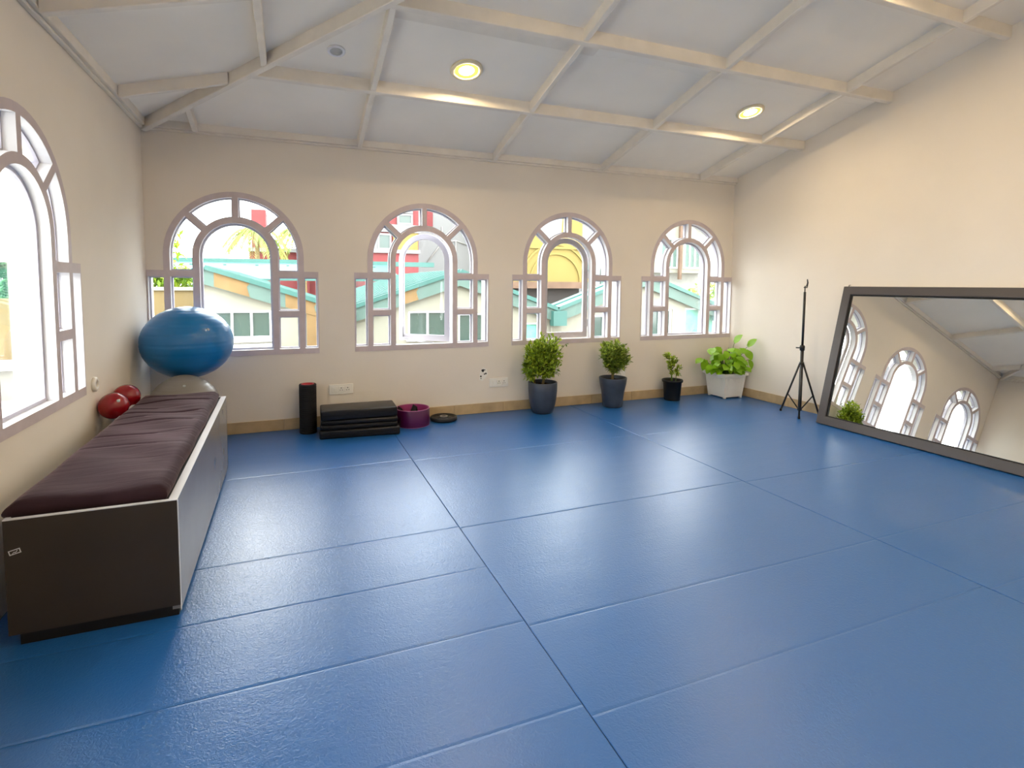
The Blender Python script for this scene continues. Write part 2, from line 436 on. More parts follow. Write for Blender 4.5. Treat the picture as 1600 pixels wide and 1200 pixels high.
n.links.new(t.outputs['Object'], mp.inputs[0]); n.links.new(mp.outputs[0], ln.inputs[0]); n.links.new(ln.outputs['Value'], r1.inputs['Value']); n.links.new(r1.outputs[0], e.inputs[1])
n.links.new(ln.outputs['Value'], r2.inputs['Fac']); n.links.new(r2.outputs[0], e.inputs[0])
M['lamptrim'] = mat('cream_lamp_trim', (0.82, 0.72, 0.5), 0.4, 0.5)
M['mesh'] = mat('grey_speaker_mesh', (0.50, 0.50, 0.48), 0.6, 0.3, bump=(300, 0.5, 0.002))
M['plastic'] = mat('white_plastic', (0.86, 0.83, 0.76), 0.35, 0.5)
def on_ceiling(o, x, y, front=False):
    n = Vector((0, -SB, -1)).normalized() if not front else Vector((0, SB, -1)).normalized()
    z = zf(y) if front else zb(y)
    o.matrix_world = Matrix.Translation((x, y, z)) @ n.to_track_quat('-Z', 'Y').to_matrix().to_4x4()
def downlight(x, y, front, label):
    r = empty('ceiling_downlight'); on_ceiling(r, x, y, front)
    bm = nbm(); lathe(bm, [(0.098, 0.0), (0.138, 0.0), (0.138, -0.012), (0.125, -0.02), (0.104, -0.02), (0.100, -0.012)], 40, closed=True); obj('trim_ring', bm, M['lamptrim'], r, True)
    bm = nbm(); lathe(bm, [(0.099, -0.004), (0.099, -0.011), (0.0, -0.013)], 40); obj('lens', bm, M['lamp'], r, True)
    tag(r, label, 'ceiling light', 'warm round ceiling lights')
downlight(1.430, 4.41, False, 'lit round yellow ceiling light in the middle of the frame, above the second window')
downlight(4.517, 4.36, False, 'lit round yellow ceiling light nearest the right wall, above the fourth window')
for x in (1.43, 3.9):
    for y, fr in ((2.55, False), (1.2, True), (-0.4, True)):  # first row follows the wall glow; others unseen, added to brighten the room
        downlight(x, y, fr, 'round ceiling light out of the frame, on the %s, %s' % ('left' if x < 3 else 'right', {2.55: 'just above the top edge', 1.2: 'added behind the camera', -0.4: 'added nearest the rear wall'}[y]))
r = empty('ceiling_speaker'); on_ceiling(r, 0.378, 4.428)
bm = nbm(); lathe(bm, [(0.045, 0.0), (0.068, 0.0), (0.068, -0.008), (0.058, -0.014), (0.047, -0.012)], 32, closed=True); obj('rim', bm, M['white'], r, True)
bm = nbm(); lathe(bm, [(0.047, -0.003), (0.046, -0.008), (0.0, -0.010)], 32); obj('grille', bm, M['mesh'], r, True)
tag(r, 'small round white-rimmed grey speaker in the ceiling, left of the lights', 'speaker')

# ---------------------------------------------------------------- bench with cushion
M['lam'] = mat('dark_brown_laminate', (0.040, 0.030, 0.022), 0.36, 0.28, noise=(3, 0.10))
M['lamside'] = mat('grey_brown_laminate', (0.24, 0.225, 0.215), 0.24, 0.6, noise=(3, 0.06))
M['edge'] = mat('pale_edging', (0.62, 0.61, 0.62), 0.4, 0.5)
M['kick'] = mat('black_plinth', (0.010, 0.008, 0.007), 0.5, 0.3)
M['inner'] = mat('dark_board', (0.02, 0.018, 0.018), 0.6, 0.3)
bx0, bx1, by0, by1 = -1.09, -0.478, 2.655, 4.665
ztop = lambda y: 0.540 + (y-by0)/(by1-by0)*0.06
bench = empty('storage_bench', ((bx0+bx1)/2, (by0+by1)/2, 0))
def B(name, bm, m):
    for v in bm.verts: v.co -= Vector(((bx0+bx1)/2, (by0+by1)/2, 0))
    return obj(name, bm, m, bench)
def tbox(x0, x1, y0, y1, z0, dz, t=None):
    """box whose top follows the bench's top line"""
    bm = nbm(); vs = box(bm, x0, x1, y0, y1, z0, 0.5)
    for v in vs[4:]: v.co.z = ztop(v.co.y)+dz
    if t is not None:
        for v in vs[:4]: v.co.z = ztop(v.co.y)+dz-t
    return bm
E_ = 0.004
B('end_panel', tbox(bx0, bx1, by0, by0+0.018, 0.055, -E_), M['lam'])
B('end_panel', tbox(bx0, bx1, by1-0.018, by1, 0.055, -E_), M['lam'])
B('side_panel', tbox(bx1-0.036, bx1, by0+0.018, by1-0.018, 0.03, -E_), M['lamside'])
B('side_panel', tbox(bx0, bx0+0.018, by0+0.018, by1-0.018, 0.055, -E_), M['lam'])
bm = tbox(bx0, bx1, by0, by0+0.018, 0, 0, E_)
for a in ((bx1-0.036, bx1, by0+0.018, by1), (bx0, bx0+0.018, by0+0.018, by1), (bx0+0.018, bx1-0.036, by1-0.018, by1)):
    b2 = tbox(*a, 0, 0, E_); me = bpy.data.meshes.new('t'); b2.to_mesh(me); b2.free(); bm.from_mesh(me); bpy.data.meshes.remove(me)
box(bm, bx1-0.001, bx1+0.002, by0-0.001, by0+0.010, 0.03, 0.536)
B('edging', bm, M['edge'])
B('plinth', boxm(bx0+0.03, bx1-0.012, by0+0.02, by1-0.01, 0, 0.056), M['kick'])
B('lid_board', tbox(bx0+0.018, bx1-0.036, by0+0.018, by1-0.018, 0, -0.012, 0.018), M['inner'])
bm = nbm()   # little outlined sticker on the near end
sx, sz = -1.055, 0.405
fnS = lambda u, v, d: (sx+u*math.cos(0.25)-v*math.sin(0.25), by0-0.0012+d, sz+u*math.sin(0.25)+v*math.cos(0.25))
shape(bm, [(-.020, -.010), (.020, -.010), (.020, .010), (-.020, .010)], [[(-.0165, -.0065), (-.0165, .0065), (.0165, .0065), (.0165, -.0065)]], 0, 0.0015, fnS)
shape(bm, [(-.010, -.004), (-.002, .001), (.002, -.002), (.010, .005), (.010, .001), (.002, -.005), (-.002, -.002), (-.010, -.0065)], [], 0, 0.0015, fnS)
B('sticker', bm, M['edge'])
tag(bench, 'long dark brown box bench along the left wall with pale edging', 'bench')

def velvet():
    m = mat('brown_velvet', (0.030, 0.014, 0.018), 0.85, 0.10, noise=(5, 0.25), sheen=0.24)
    n = m.node_tree; p = n.nodes['Principled BSDF']; p.inputs['Sheen Roughness'].default_value = 0.35; p.inputs['Sheen Tint'].default_value = (1, 0.78, 0.82, 1)
    t = n.nodes.new('ShaderNodeTexCoord'); mp = n.nodes.new('ShaderNodeMapping'); mp.inputs['Scale'].default_value = (2.2, 11, 4)
    x = n.nodes.new('ShaderNodeTexNoise'); x.inputs['Scale'].default_value = 1.4; x.inputs['Detail'].default_value = 5; x.inputs['Distortion'].default_value = 0.8
    b = n.nodes.new('ShaderNodeBump'); b.inputs['Strength'].default_value = 0.22; b.inputs['Distance'].default_value = 0.02
    n.links.new(t.outputs['Object'], mp.inputs[0]); n.links.new(mp.outputs[0], x.inputs['Vector']); n.links.new(x.outputs['Fac'], b.inputs['Height']); n.links.new(b.outputs[0], p.inputs['Normal'])
    return m
M['velvet'] = velvet()
cx0, cx1, cy0, cy1, ct = -1.092, -0.528, 2.69, 4.635, 0.066
bm = nbm(); NX, NY, NZ = 22, 260, 5
grid = {}
def cush(i, j, k):
    u, v, q = i/NX, j/NY, k/NZ
    xl = cx0 + 0.060*v; x = xl+(cx1-xl)*u; y = cy0+(cy1-cy0)*v
    # rounded outline, bulging top, creases running across
    du = min(u, 1-u)*(cx1-cx0); dv = min(v, 1-v)*(cy1-cy0); e = min(du, dv)
    rnd = 1-math.exp(-e/0.018)
    top = ct*(0.62+0.38*rnd) + 0.004*math.sin(7*u+3*v*9)*rnd
    for yc, s, ln in ((0.86, 0.011, 0.95), (0.70, 0.010, 0.9), (0.58, 0.007, 0.9), (0.45, 0.006, .6), (0.93, 0.006, .5), (0.34, 0.004, 0.7), (0.77, 0.005, 0.4), (0.64, 0.005, 0.35)):
        dy = v-(yc+0.012*math.sin(5*u+yc*20)+0.01*u)
        top -= s*math.exp(-(dy/0.006)**2)*rnd*(1 if u < ln else 0.3)
    z = q*top
    b = 0.010*math.sin(PI*q)
    if i == 0: x -= b + 0.004*math.sin(20*v)
    if i == NX: x += b*0.6 + 0.003*math.sin(23*v)
    if j == 0: y -= b + 0.003*math.sin(9*u)
    if j == NY: y += b
    return Vector((x, y, ztop(y)-0.008+z))
def gv(i, j, k):
    if (i, j, k) not in grid: grid[(i, j, k)] = bm.verts.new(cush(i, j, k))
    return grid[(i, j, k)]
for i in range(NX):
    for j in range(NY):
        bm.faces.new((gv(i, j, NZ), gv(i+1, j, NZ), gv(i+1, j+1, NZ), gv(i, j+1, NZ))); bm.faces.new((gv(i, j, 0), gv(i, j+1, 0), gv(i+1, j+1, 0), gv(i+1, j, 0)))
for k in range(NZ):
    for j in range(NY):
        for i in (0, NX): bm.faces.new((gv(i, j, k), gv(i, j+1, k), gv(i, j+1, k+1), gv(i, j, k+1)))
    for i in range(NX):
        for j in (0, NY): bm.faces.new((gv(i, j, k), gv(i+1, j, k), gv(i+1, j, k+1), gv(i, j, k+1)))
cu = obj('bench_cushion', bm, M['velvet'], smooth=True)
tag(cu, 'long brown velvet cushion with creases lying on the dark bench', 'cushion')

# ---------------------------------------------------------------- exercise balls
M['blueball'] = mat('blue_ball_rubber', (0.004, 0.165, 0.46), 0.30, 0.5, coat=0.15)
M['greyball'] = mat('grey_ball_rubber', (0.24, 0.225, 0.21), 0.36, 0.5)
M['redball'] = mat('red_ball_vinyl', (0.27, 0.003, 0.009), 0.22, 0.6)
M['valve'] = mat('ball_valve', (0.5, 0.55, 0.6), 0.4)
def gymball(name, c, rx, rz, m, label, vdir, ribs=6):
    bm = nbm()
    n = 96; prof = []
    for i in range(n+1):
        a = -PI/2 + PI*i/n
        k = 1 - 0.006*max(0, math.cos(a*ribs*4))**6 if ribs and abs(a) < 1.2 else 1
        prof.append((max(0, rx*math.cos(a)*k), rz*math.sin(a)*k))
    prof[0] = (0, -rz); prof[-1] = (0, rz)
    lathe(bm, prof, 64)
    o = empty(name, (c[0], c[1], c[2]-rz))
    for v in bm.verts: v.co.z += rz
    obj('shell', bm, m, o, True)
    if vdir:
        d = Vector(vdir).normalized(); p = Vector((d.x*rx, d.y*rx, rz+d.z*rz))
        bm = nbm(); lathe(bm, [(0, 0.003), (0.008, 0.003), (0.011, 0.0), (0.011, -0.006)], 16)
        v = obj('valve', bm, M['valve'], o, True); v.location = p; v.rotation_mode = 'QUATERNION'; v.rotation_quaternion = d.to_track_quat('Z', 'Y')
    return tag(o, label, 'ball')
gymball('exercise_ball', (-0.845, 5.395, 0.965), 0.368, 0.318, M['blueball'], 'large blue exercise ball in the corner, resting on a grey ball', (0.55, -0.75, 0.42))
gymball('exercise_ball', (-0.835, 5.055, 0.362), 0.300, 0.362, M['greyball'], 'grey exercise ball behind the bench, under the big blue ball', (0.12, -0.6, 0.9), 8)
gymball('medicine_ball', (-1.133, 4.31, 0.650), 0.090, 0.090, M['redball'], 'glossy red ball wedged between bench and wall, nearer of the two', (0.5, -0.7, 0.5), 0)
gymball('medicine_ball', (-1.133, 4.62, 0.650), 0.090, 0.090, M['redball'], 'glossy red ball behind the nearer red ball, towards the corner', (0.2, 0.7, 0.5), 0)

# ---------------------------------------------------------------- small things along the back wall
M['foam'] = mat('black_foam', (0.010, 0.010, 0.011), 0.75, 0.3, bump=(150, 0.3, 0.003))
M['vinyl'] = mat('black_vinyl', (0.006, 0.006, 0.008), 0.30, 0.32, bump=(30, 0.15, 0.004))
M['redcore'] = mat('red_core', (0.42, 0.015, 0.03), 0.4, 0.5)
M['purple'] = mat('purple_wheel_plastic', (0.080, 0.003, 0.062), 0.35, 0.5)
M['magenta'] = mat('magenta_foam', (0.24, 0.010, 0.115), 0.6, 0.4)
M['pinkrim'] = mat('pink_rim', (0.50, 0.16, 0.34), 0.4, 0.5)
M['strap'] = mat('black_strap', (0.012, 0.010, 0.012), 0.7, 0.3)
M['iron'] = mat('black_rubber_plate', (0.014, 0.014, 0.015), 0.5, 0.4)
M['steel'] = mat('worn_steel', (0.55, 0.50, 0.45), 0.35, 0.5, metal=0.9)

fr = empty('foam_roller', (0.157, 5.595, 0))
bm = nbm(); prof = [(0.048, 0.0), (0.080, 0.0)]
for i in range(24):
    z = 0.005+i*0.0202; prof += [(0.083, z+0.002), (0.083, z+0.0145), (0.0795, z+0.016), (0.0795, z+0.0195)]
prof += [(0.080, 0.492), (0.062, 0.492), (0.062, 0.0)]
lathe(bm, prof[1:], 32); obj('sleeve', bm, M['foam'], fr)
bm = nbm(); lathe(bm, [(0.062, 0.0), (0.062, 0.494), (0.054, 0.496), (0.051, 0.494), (0.051, 0.0)], 32, closed=True); obj('core', bm, M['redcore'], fr, True)
bm = nbm(); lathe(bm, [(0.0, 0.470), (0.051, 0.470), (0.051, 0.466), (0, 0.466)], 24); obj('end_plug', bm, M['redcore'], fr)
tag(fr, 'tall black foam roller with red core standing against the back wall', 'foam roller')

rot = math.atan2(5.205-5.265, 0.996-0.261)
def pad(name, cx, cy, z0, z1, lx, ly, rz, label, m=M['vinyl']):
    bm = nbm(); box(bm, -lx/2, lx/2, -ly/2, ly/2, 0, z1-z0, bev=0.017, seg=4)
    r = empty(name, (cx, cy, z0), rz)
    b = obj('cover', bm, m, r, True)
    bm = nbm()
    for s in (-1, 1):
        zz = (z1-z0)/2
        tube(bm, [(-lx/2+0.02, s*(ly/2+0.0005), zz), (lx/2-0.02, s*(ly/2+0.0005), zz)], 0.0025, 6)
    obj('piping', bm, M['foam'], r)
    return tag(r, label, 'exercise pad', 'black pads stacked by the back wall')
pad('exercise_pad', 0.640, 5.425, 0.000, 0.082, 0.765, 0.36, rot, 'black vinyl pad at the bottom of the stack beside the roller')
pad('exercise_pad', 0.632, 5.430, 0.082, 0.130, 0.735, 0.34, rot+0.02, 'thin black vinyl pad second from the bottom of the stack')
pad('exercise_pad', 0.640, 5.432, 0.130, 0.176, 0.735, 0.34, rot-0.01, 'thin black vinyl pad under the thick top pad of the stack')
pad('exercise_pad', 0.630, 5.430, 0.176, 0.272, 0.73, 0.33, rot+0.05, 'thick black vinyl pad on top of the stack by the roller')

yw = empty('exercise_ring', (1.205, 5.545, 0))
bm = nbm(); lathe(bm, [(0.178, 0.004), (0.180, 0.010), (0.180, 0.176), (0.177, 0.180), (0.170, 0.180), (0.168, 0.010), (0.170, 0.004)], 64, closed=True); obj('outer_band', bm, M['purple'], yw, True)
bm = nbm(); lathe(bm, [(0.1675, 0.0), (0.1675, 0.177), (0.160, 0.177), (0.160, 0.0)], 64, closed=True); obj('inner_lining', bm, M['magenta'], yw, True)
bm = nbm()
for z in (0.0045, 0.1795):
    pts = [(0.1745*math.cos(2*PI*i/48), 0.1745*math.sin(2*PI*i/48), z) for i in range(49)]
    tube(bm, pts, 0.0045, 6, cap=False)
obj('rim', bm, M['pinkrim'], yw, True)
tag(yw, 'purple hollow yoga wheel lying flat right of the black pads', 'yoga wheel')
def strapfold(name, x, y, rz, label, w0=0.12):
    r = empty(name, (x, y, 0.0), rz)
    bm = nbm(); th = 0.006
    pts = [(-0.135, 0.012), (-0.105, 0.200), (0.000, 0.060), (0.062, 0.200), (0.110, 0.012)]
    pp = [(a, b+th) for a, b in pts] + [(a+0.012*(1 if i % 2 == 0 else 0), b-th) for i, (a, b) in reversed(list(enumerate(pts)))]
    shape(bm, pp, [], -w0/2, w0/2, lambda u, v, d: (u, d, v))
    obj('webbing', bm, M['strap'], r)
    return tag(r, label, 'strap')
strapfold('yoga_strap', 1.165, 5.520, 0.12, 'folded black strap standing up inside the purple wheel')

wp = empty('weight_plate', (1.565, 5.610, 0))
bm = nbm(); lathe(bm, [(0.022, 0.0), (0.135, 0.0), (0.146, 0.008), (0.148, 0.030), (0.143, 0.042), (0.122, 0.044), (0.112, 0.034), (0.060, 0.034), (0.052, 0.040), (0.022, 0.040)], 48, closed=True); obj('disc', bm, M['iron'], wp, True)
bm = nbm()
pts = [((0.030+0.012*i/60)*math.cos(2*PI*i/20), (0.030+0.012*i/60)*math.sin(2*PI*i/20), 0.044) for i in range(61)]
tube(bm, pts, 0.004, 6); obj('hub_ring', bm, M['steel'], wp, True)
for k in range(4):
    bm = nbm(); a = k*PI/2+0.5; box(bm, 0.085*math.cos(a)-0.014, 0.085*math.cos(a)+0.014, 0.085*math.sin(a)-0.006, 0.085*math.sin(a)+0.006, 0.033, 0.037); obj('grip_pad', bm, M['strap'], wp)
tag(wp, 'flat round black weight plate with metal hub by the purple wheel', 'weight plate')

# sockets, hole, outlet
M['dark'] = mat('socket_hole', (0.02, 0.018, 0.016), 0.6)
def socket(x, z, w0, h0, label, mods=3):
    r = empty('wall_socket', (x, YB, z))
    bm = nbm(); box(bm, -w0/2, w0/2, -0.012, 0, -h0/2, h0/2, bev=0.004); obj('plate', bm, M['plastic'], r)
    for i in range(mods):
        cx = (i-(mods-1)/2)*w0*0.27
        bm = nbm(); box(bm, cx-w0*0.12, cx+w0*0.12, -0.0155, -0.010, -h0*0.3, h0*0.3, bev=0.002, seg=1); obj('module', bm, M['plastic'], r)
        bm = nbm()
        if i == 0: box(bm, cx-w0*0.05, cx+w0*0.05, -0.019, -0.014, -h0*0.16, h0*0.16, bev=0.002, seg=1)
        else:
            for dx, dz, rr in ((0, .014, .0055), (-.011, -.008, .0042), (.011, -.008, .0042)):
                bmesh.ops.create_cone(bm, cap_ends=True, segments=12, radius1=rr, radius2=rr, depth=0.003, matrix=Matrix.Translation((cx+dx, -0.0150, dz)) @ Matrix.Rotation(PI/2, 4, 'X'))
        obj('switch' if i == 0 else 'pin_hole', bm, M['plastic'] if i == 0 else M['dark'], r)
    return tag(r, label, 'socket')
socket(0.494, 0.385, 0.245, 0.105, 'white wall socket plate above the black pads')
socket(2.276, 0.348, 0.235, 0.105, 'white wall socket plate left of the first potted bush')
socket(3.97, 0.345, 0.12, 0.09, 'small white socket plate behind the second potted bush', 1)
hl = empty('wall_hole', (2.085, YB, 0.46))
bm = nbm()
for dx, dz, rr in ((-.005, .035, .017), (.03, 0, .010), (.012, -.006, .008), (-.03, -.03, .010), (-.028, -.055, .006), (.018, .042, .006)):
    pts = [(dx+rr*(1+.3*math.sin(3*a+dx*90))*math.cos(a), dz+rr*(1.2+.25*math.cos(2*a))*math.sin(a)) for a in [2*PI*i/12 for i in range(12)]]
    bm = nbm(); shape(bm, pts, [], -0.0015, 0.0, lambda u, v, d: (u, d, v)); obj('broken_spot', bm, M['dark'], hl)
bm = nbm(); shape(bm, [(-.05, -.07), (-.01, -.085), (.03, -.045), (.055, -.01), (.04, .05), (.0, .075), (-.03, .05), (-.045, 0)], [], -0.0008, 0, lambda u, v, d: (u, d, v)); obj('filler_patch', bm, M['plastic'], hl)
tag(hl, 'broken hole in the plaster just above the middle socket', 'hole')
ol = empty('cable_outlet', (XL, 4.245, 0.815)); ol.rotation_euler = (0, PI/2, 0)
bm = nbm(); lathe(bm, [(0.020, 0.0), (0.048, 0.0), (0.048, 0.016), (0.040, 0.022), (0.022, 0.022), (0.019, 0.010)], 32, closed=True); obj('collar', bm, M['plastic'], ol, True)
bm = nbm(); lathe(bm, [(0.0, 0.004), (0.021, 0.004)], 24); obj('opening', bm, M['dark'], ol)
tag(ol, 'small round cream cable outlet on the left wall below the window', 'outlet')

# ---------------------------------------------------------------- plants
M['slate'] = mat('slate_blue_glaze', (0.040, 0.052, 0.078), 0.38, 0.5, noise=(12, 0.18))
M['blackpot'] = mat('black_plastic_pot', (0.010, 0.009, 0.009), 0.45, 0.4)
M['planter'] = mat('white_planter_plastic', (0.86, 0.83, 0.77), 0.45, 0.4)
M['soil'] = mat('dark_soil', (0.025, 0.017, 0.012), 0.95, 0.1, noise=(40, 0.5), bump=(50, 0.8, 0.01))
M['bark'] = mat('pale_bark', (0.20, 0.15, 0.07), 0.8, 0.2, noise=(20, 0.3))
def leafmat(name, c1, c2, rough=0.45):
    m = mat(name, c1, rough, 0.4); n = m.node_tree; p = n.nodes['Principled BSDF']
    g = n.nodes.new('ShaderNodeNewGeometry'); r = n.nodes.new('ShaderNodeValToRGB'); r.color_ramp.elements[0].color = (*c1, 1); r.color_ramp.elements[1].color = (*c2, 1)
    n.links.new(g.outputs['Random Per Island'], r.inputs['Fac']); n.links.new(r.outputs[0], p.inputs['Base Color'])
    t = n.nodes.new('ShaderNodeBsdfTranslucent'); mx = n.nodes.new('ShaderNodeMixShader'); mx.inputs[0].default_value = 0.3
    n.links.new(r.outputs[0], t.inputs[0]); o = n.nodes['Material Output']
    n.links.new(p.outputs[0], mx.inputs[1]); n.links.new(t.outputs[0], mx.inputs[2]); n.links.new(mx.outputs[0], o.inputs[0])
    return m
M['leaf'] = leafmat('bush_leaf', (0.15, 0.26, 0.02), (0.55, 0.68, 0.06))
M['leaf2'] = leafmat('bush_leaf_dark', (0.11, 0.19, 0.025), (0.45, 0.56, 0.08))
M['pothos'] = leafmat('broad_leaf', (0.09, 0.26, 0.008), (0.36, 0.62, 0.015), 0.32)
M['twig'] = mat('twig', (0.10, 0.10, 0.03), 0.8, 0.2)
M['stem'] = mat('green_stem', (0.12, 0.24, 0.03), 0.5, 0.4)
def small_leaf(bm, p, d, nrm, L, Wd):
    s = d.cross(nrm).normalized(); k = s.cross(d).normalized()
    a = bm.verts.new(p); b = bm.verts.new(p+d*L*0.5+s*Wd/2+k*L*0.05); c = bm.verts.new(p+d*L-k*L*0.08); e = bm.verts.new(p+d*L*0.5-s*Wd/2+k*L*0.05); m = bm.verts.new(p+d*L*0.5-k*L*0.02)
    bm.faces.new((a, b, m)); bm.faces.new((b, c, m)); bm.faces.new((c, e, m)); bm.faces.new((e, a, m))
def rv(): 
    while True:
        v = Vector((random.uniform(-1, 1), random.uniform(-1, 1), random.uniform(-1, 1)))
        if 0.05 < v.length < 1: return v.normalized()
def bush(root, base, blobs, nbr, nlf, L, m, stems):
    """shoots radiate from the stem into ellipsoid blobs and carry small leaves"""
    tw = nbm(); lf = nbm()
    for bi, (c, r) in enumerate(blobs):
        c = Vector(c); r = Vector(r); st = Vector(stems[bi % len(stems)])
        for i in range(nbr):
            d = rv(); tip = c + Vector((d.x*r.x, d.y*r.y, d.z*r.z))*random.uniform(0.75, 1.04)
            mid = st.lerp(tip, 0.5) + rv()*0.02
            tube(tw, [st, mid, tip], 0.0035, 4, 0.0015, cap=False)
            for j in range(nlf):
                t = 0.35+0.65*(j+random.random())/nlf
                p = (mid.lerp(tip, (t-0.5)*2) if t > 0.5 else st.lerp(mid, t*2))
                dd = ((tip-mid).normalized()*0.5 + rv()*0.75 + Vector((0, 0, 0.25))).normalized()
                small_leaf(lf, p, dd, (Vector((0, 0, 1))+rv()*0.6).normalized(), L*random.uniform(0.7, 1.25), L*random.uniform(0.38, 0.55))
    obj('twigs', tw, M['twig'], root)
    o = obj('foliage', lf, m, root); o['kind'] = 'stuff'
def potted(name, x, y, prof, rim_z, soil_r, m):
    r = empty(name, (x, y, 0))
    bm = nbm(); lathe(bm, prof, 40); obj('pot', bm, m, r, True)
    bm = nbm(); lathe(bm, [(0, rim_z), (soil_r, rim_z-0.004)], 28)
    for v in bm.verts: v.co.z += random.uniform(-.006, .006)
    obj('soil', bm, M['soil'], r, True)
    return r
p1 = potted('potted_bush', 2.745, 5.555, [(0, 0.0), (0.105, 0.0), (0.118, 0.008), (0.142, 0.07), (0.160, 0.16), (0.168, 0.26), (0.170, 0.358), (0.167, 0.364), (0.159, 0.364), (0.157, 0.355), (0.155, 0.26), (0.13, 0.2)], 0.325, 0.157, M['slate'])
bm = nbm(); tube(bm, [(0.0, 0, 0.31), (0.01, 0, 0.38), (0.005, 0, 0.46)], 0.017, 10, 0.013); tube(bm, [(-0.09, 0.02, 0.31), (-0.10, 0.02, 0.40), (-0.13, 0.02, 0.50)], 0.012, 8, 0.008); obj('trunk', bm, M['bark'], p1, True)
bush(p1, None, [((0.035, -0.03, 0.63), (0.20, 0.15, 0.21)), ((-0.13, -0.01, 0.58), (0.13, 0.13, 0.20)), ((0.04, -0.03, 0.80), (0.14, 0.12, 0.13)), ((-0.10, -0.02, 0.75), (0.13, 0.12, 0.09))], 60, 14, 0.055, M['leaf'], [(0.005, 0, 0.46), (-0.13, 0.02, 0.50), (0.01, 0, 0.52), (-0.06, 0, 0.55)])
bm = nbm(); lf = nbm()
tube(bm, [(0.10, -0.02, 0.62), (0.20, -0.02, 0.72), (0.29, -0.02, 0.80)], 0.003, 5); tube(bm, [(0.08, -0.04, 0.75), (0.16, -0.05, 0.86), (0.20, -0.05, 0.90)], 0.003, 5)
for a in ((0.17, -0.02, 0.69), (0.20, -0.02, 0.72), (0.23, -0.02, 0.75), (0.26, -0.02, 0.775), (0.29, -0.02, 0.80), (0.19, -0.05, 0.88), (0.16, -0.05, 0.86), (0.10, -0.04, 0.90)):
    for _ in range(2): small_leaf(lf, Vector(a), rv(), rv(), 0.04, 0.02)
obj('long_shoot', bm, M['twig'], p1); obj('shoot_leaves', lf, M['leaf2'], p1)['kind'] = 'stuff'
tag(p1, 'leafy bush in a round slate blue pot, leftmost of the four plants', 'potted plant', 'potted plants along the back wall')

p2 = potted('potted_bush', 3.70, 5.545, [(0, 0.0), (0.108, 0.0), (0.118, 0.006), (0.128, 0.09), (0.142, 0.20), (0.160, 0.285), (0.170, 0.355), (0.168, 0.364), (0.159, 0.364), (0.155, 0.350), (0.145, 0.28), (0.12, 0.2)], 0.325, 0.154, M['slate'])
bm = nbm(); tube(bm, [(-0.01, 0, 0.31), (-0.005, 0, 0.38), (-0.01, 0, 0.45)], 0.019, 10, 0.014); obj('trunk', bm, M['bark'], p2, True)
bush(p2, None, [((0.02, -0.03, 0.60), (0.175, 0.16, 0.19)), ((0.0, -0.03, 0.69), (0.185, 0.15, 0.13)), ((-0.07, -0.03, 0.70), (0.12, 0.13, 0.13)), ((0.08, -0.02, 0.64), (0.14, 0.13, 0.13))], 55, 14, 0.055, M['leaf2'], [(-0.01, 0, 0.45), (0.0, 0, 0.48)])
tag(p2, 'round-crowned bush in a tapered slate blue pot, second from the left', 'potted plant', 'potted plants along the back wall')

p3 = potted('potted_bush', 4.655, 5.605, [(0, 0.0), (0.095, 0.0), (0.100, 0.005), (0.118, 0.238), (0.132, 0.240), (0.134, 0.262), (0.128, 0.270), (0.119, 0.268), (0.115, 0.24), (0.1, 0.15)], 0.235, 0.112, M['blackpot'])
bm = nbm(); tube(bm, [(-0.01, 0, 0.22), (-0.015, 0, 0.32), (-0.02, 0, 0.36)], 0.010, 8, 0.007); tube(bm, [(0.05, 0, 0.22), (0.06, 0, 0.35), (0.09, 0, 0.45)], 0.005, 6, 0.003); obj('trunk', bm, M['stem'], p3, True)
bush(p3, None, [((-0.02, -0.02, 0.42), (0.075, 0.07, 0.09)), ((-0.05, -0.02, 0.52), (0.06, 0.06, 0.07)), ((0.075, -0.02, 0.40), (0.045, 0.05, 0.09)), ((-0.12, -0.02, 0.595), (0.035, 0.04, 0.025)), ((0.01, -0.02, 0.53), (0.05, 0.05, 0.05))], 14, 7, 0.042, M['leaf'], [(-0.015, 0, 0.33), (-0.02, 0, 0.40), (0.06, 0, 0.33), (-0.06, 0, 0.54), (-0.01, 0, 0.45)])
tag(p3, 'small sparse shrub in a plain black plastic pot', 'potted plant', 'potted plants along the back wall')

# white square planter, broad leaves
pl = empty('planter_plant', (5.485, 5.545, 0))
HP = 0.335; t0, t1 = 0.180, 0.150
bm = nbm()
for s in range(4):
    a = s*PI/2; R = Matrix.Rotation(a, 4, 'Z')
    q = [R @ Vector(p) for p in ((-t1, -t1, 0.02), (t1, -t1, 0.02), (t0, -t0, HP-0.03), (-t0, -t0, HP-0.03))]
    bm.faces.new([bm.verts.new(p) for p in q])
for s in range(4):   # vertical ribs on the faces, corner posts, feet
    R = Matrix.Rotation(s*PI/2, 4, 'Z')
    for i in range(-6, 7):
        u = i/7.2
        a = [(-0.006+u*t1, -t1-0.004, 0.05), (0.006+u*t1, -t1-0.004, 0.05), (0.006+u*t0, -t0-0.003, HP-0.06), (-0.006+u*t0, -t0-0.003, HP-0.06)]
        b = [(x, y+0.01, z) for x, y, z in a]
        A = [bm.verts.new(R @ Vector(p)) for p in a]; Bv = [bm.verts.new(R @ Vector(p)) for p in b]
        bm.faces.new(A)
        for k in range(4): bm.faces.new((A[k], A[(k+1) % 4], Bv[(k+1) % 4], Bv[k]))
bmesh.ops.create_cube(bm, size=1.0, matrix=Matrix.Translation((0, 0, 0.022)) @ Matrix.Diagonal((2*t1-0.004, 2*t1-0.004, 0.008, 1)))
obj('box', bm, M['planter'], pl)
bm = nbm()
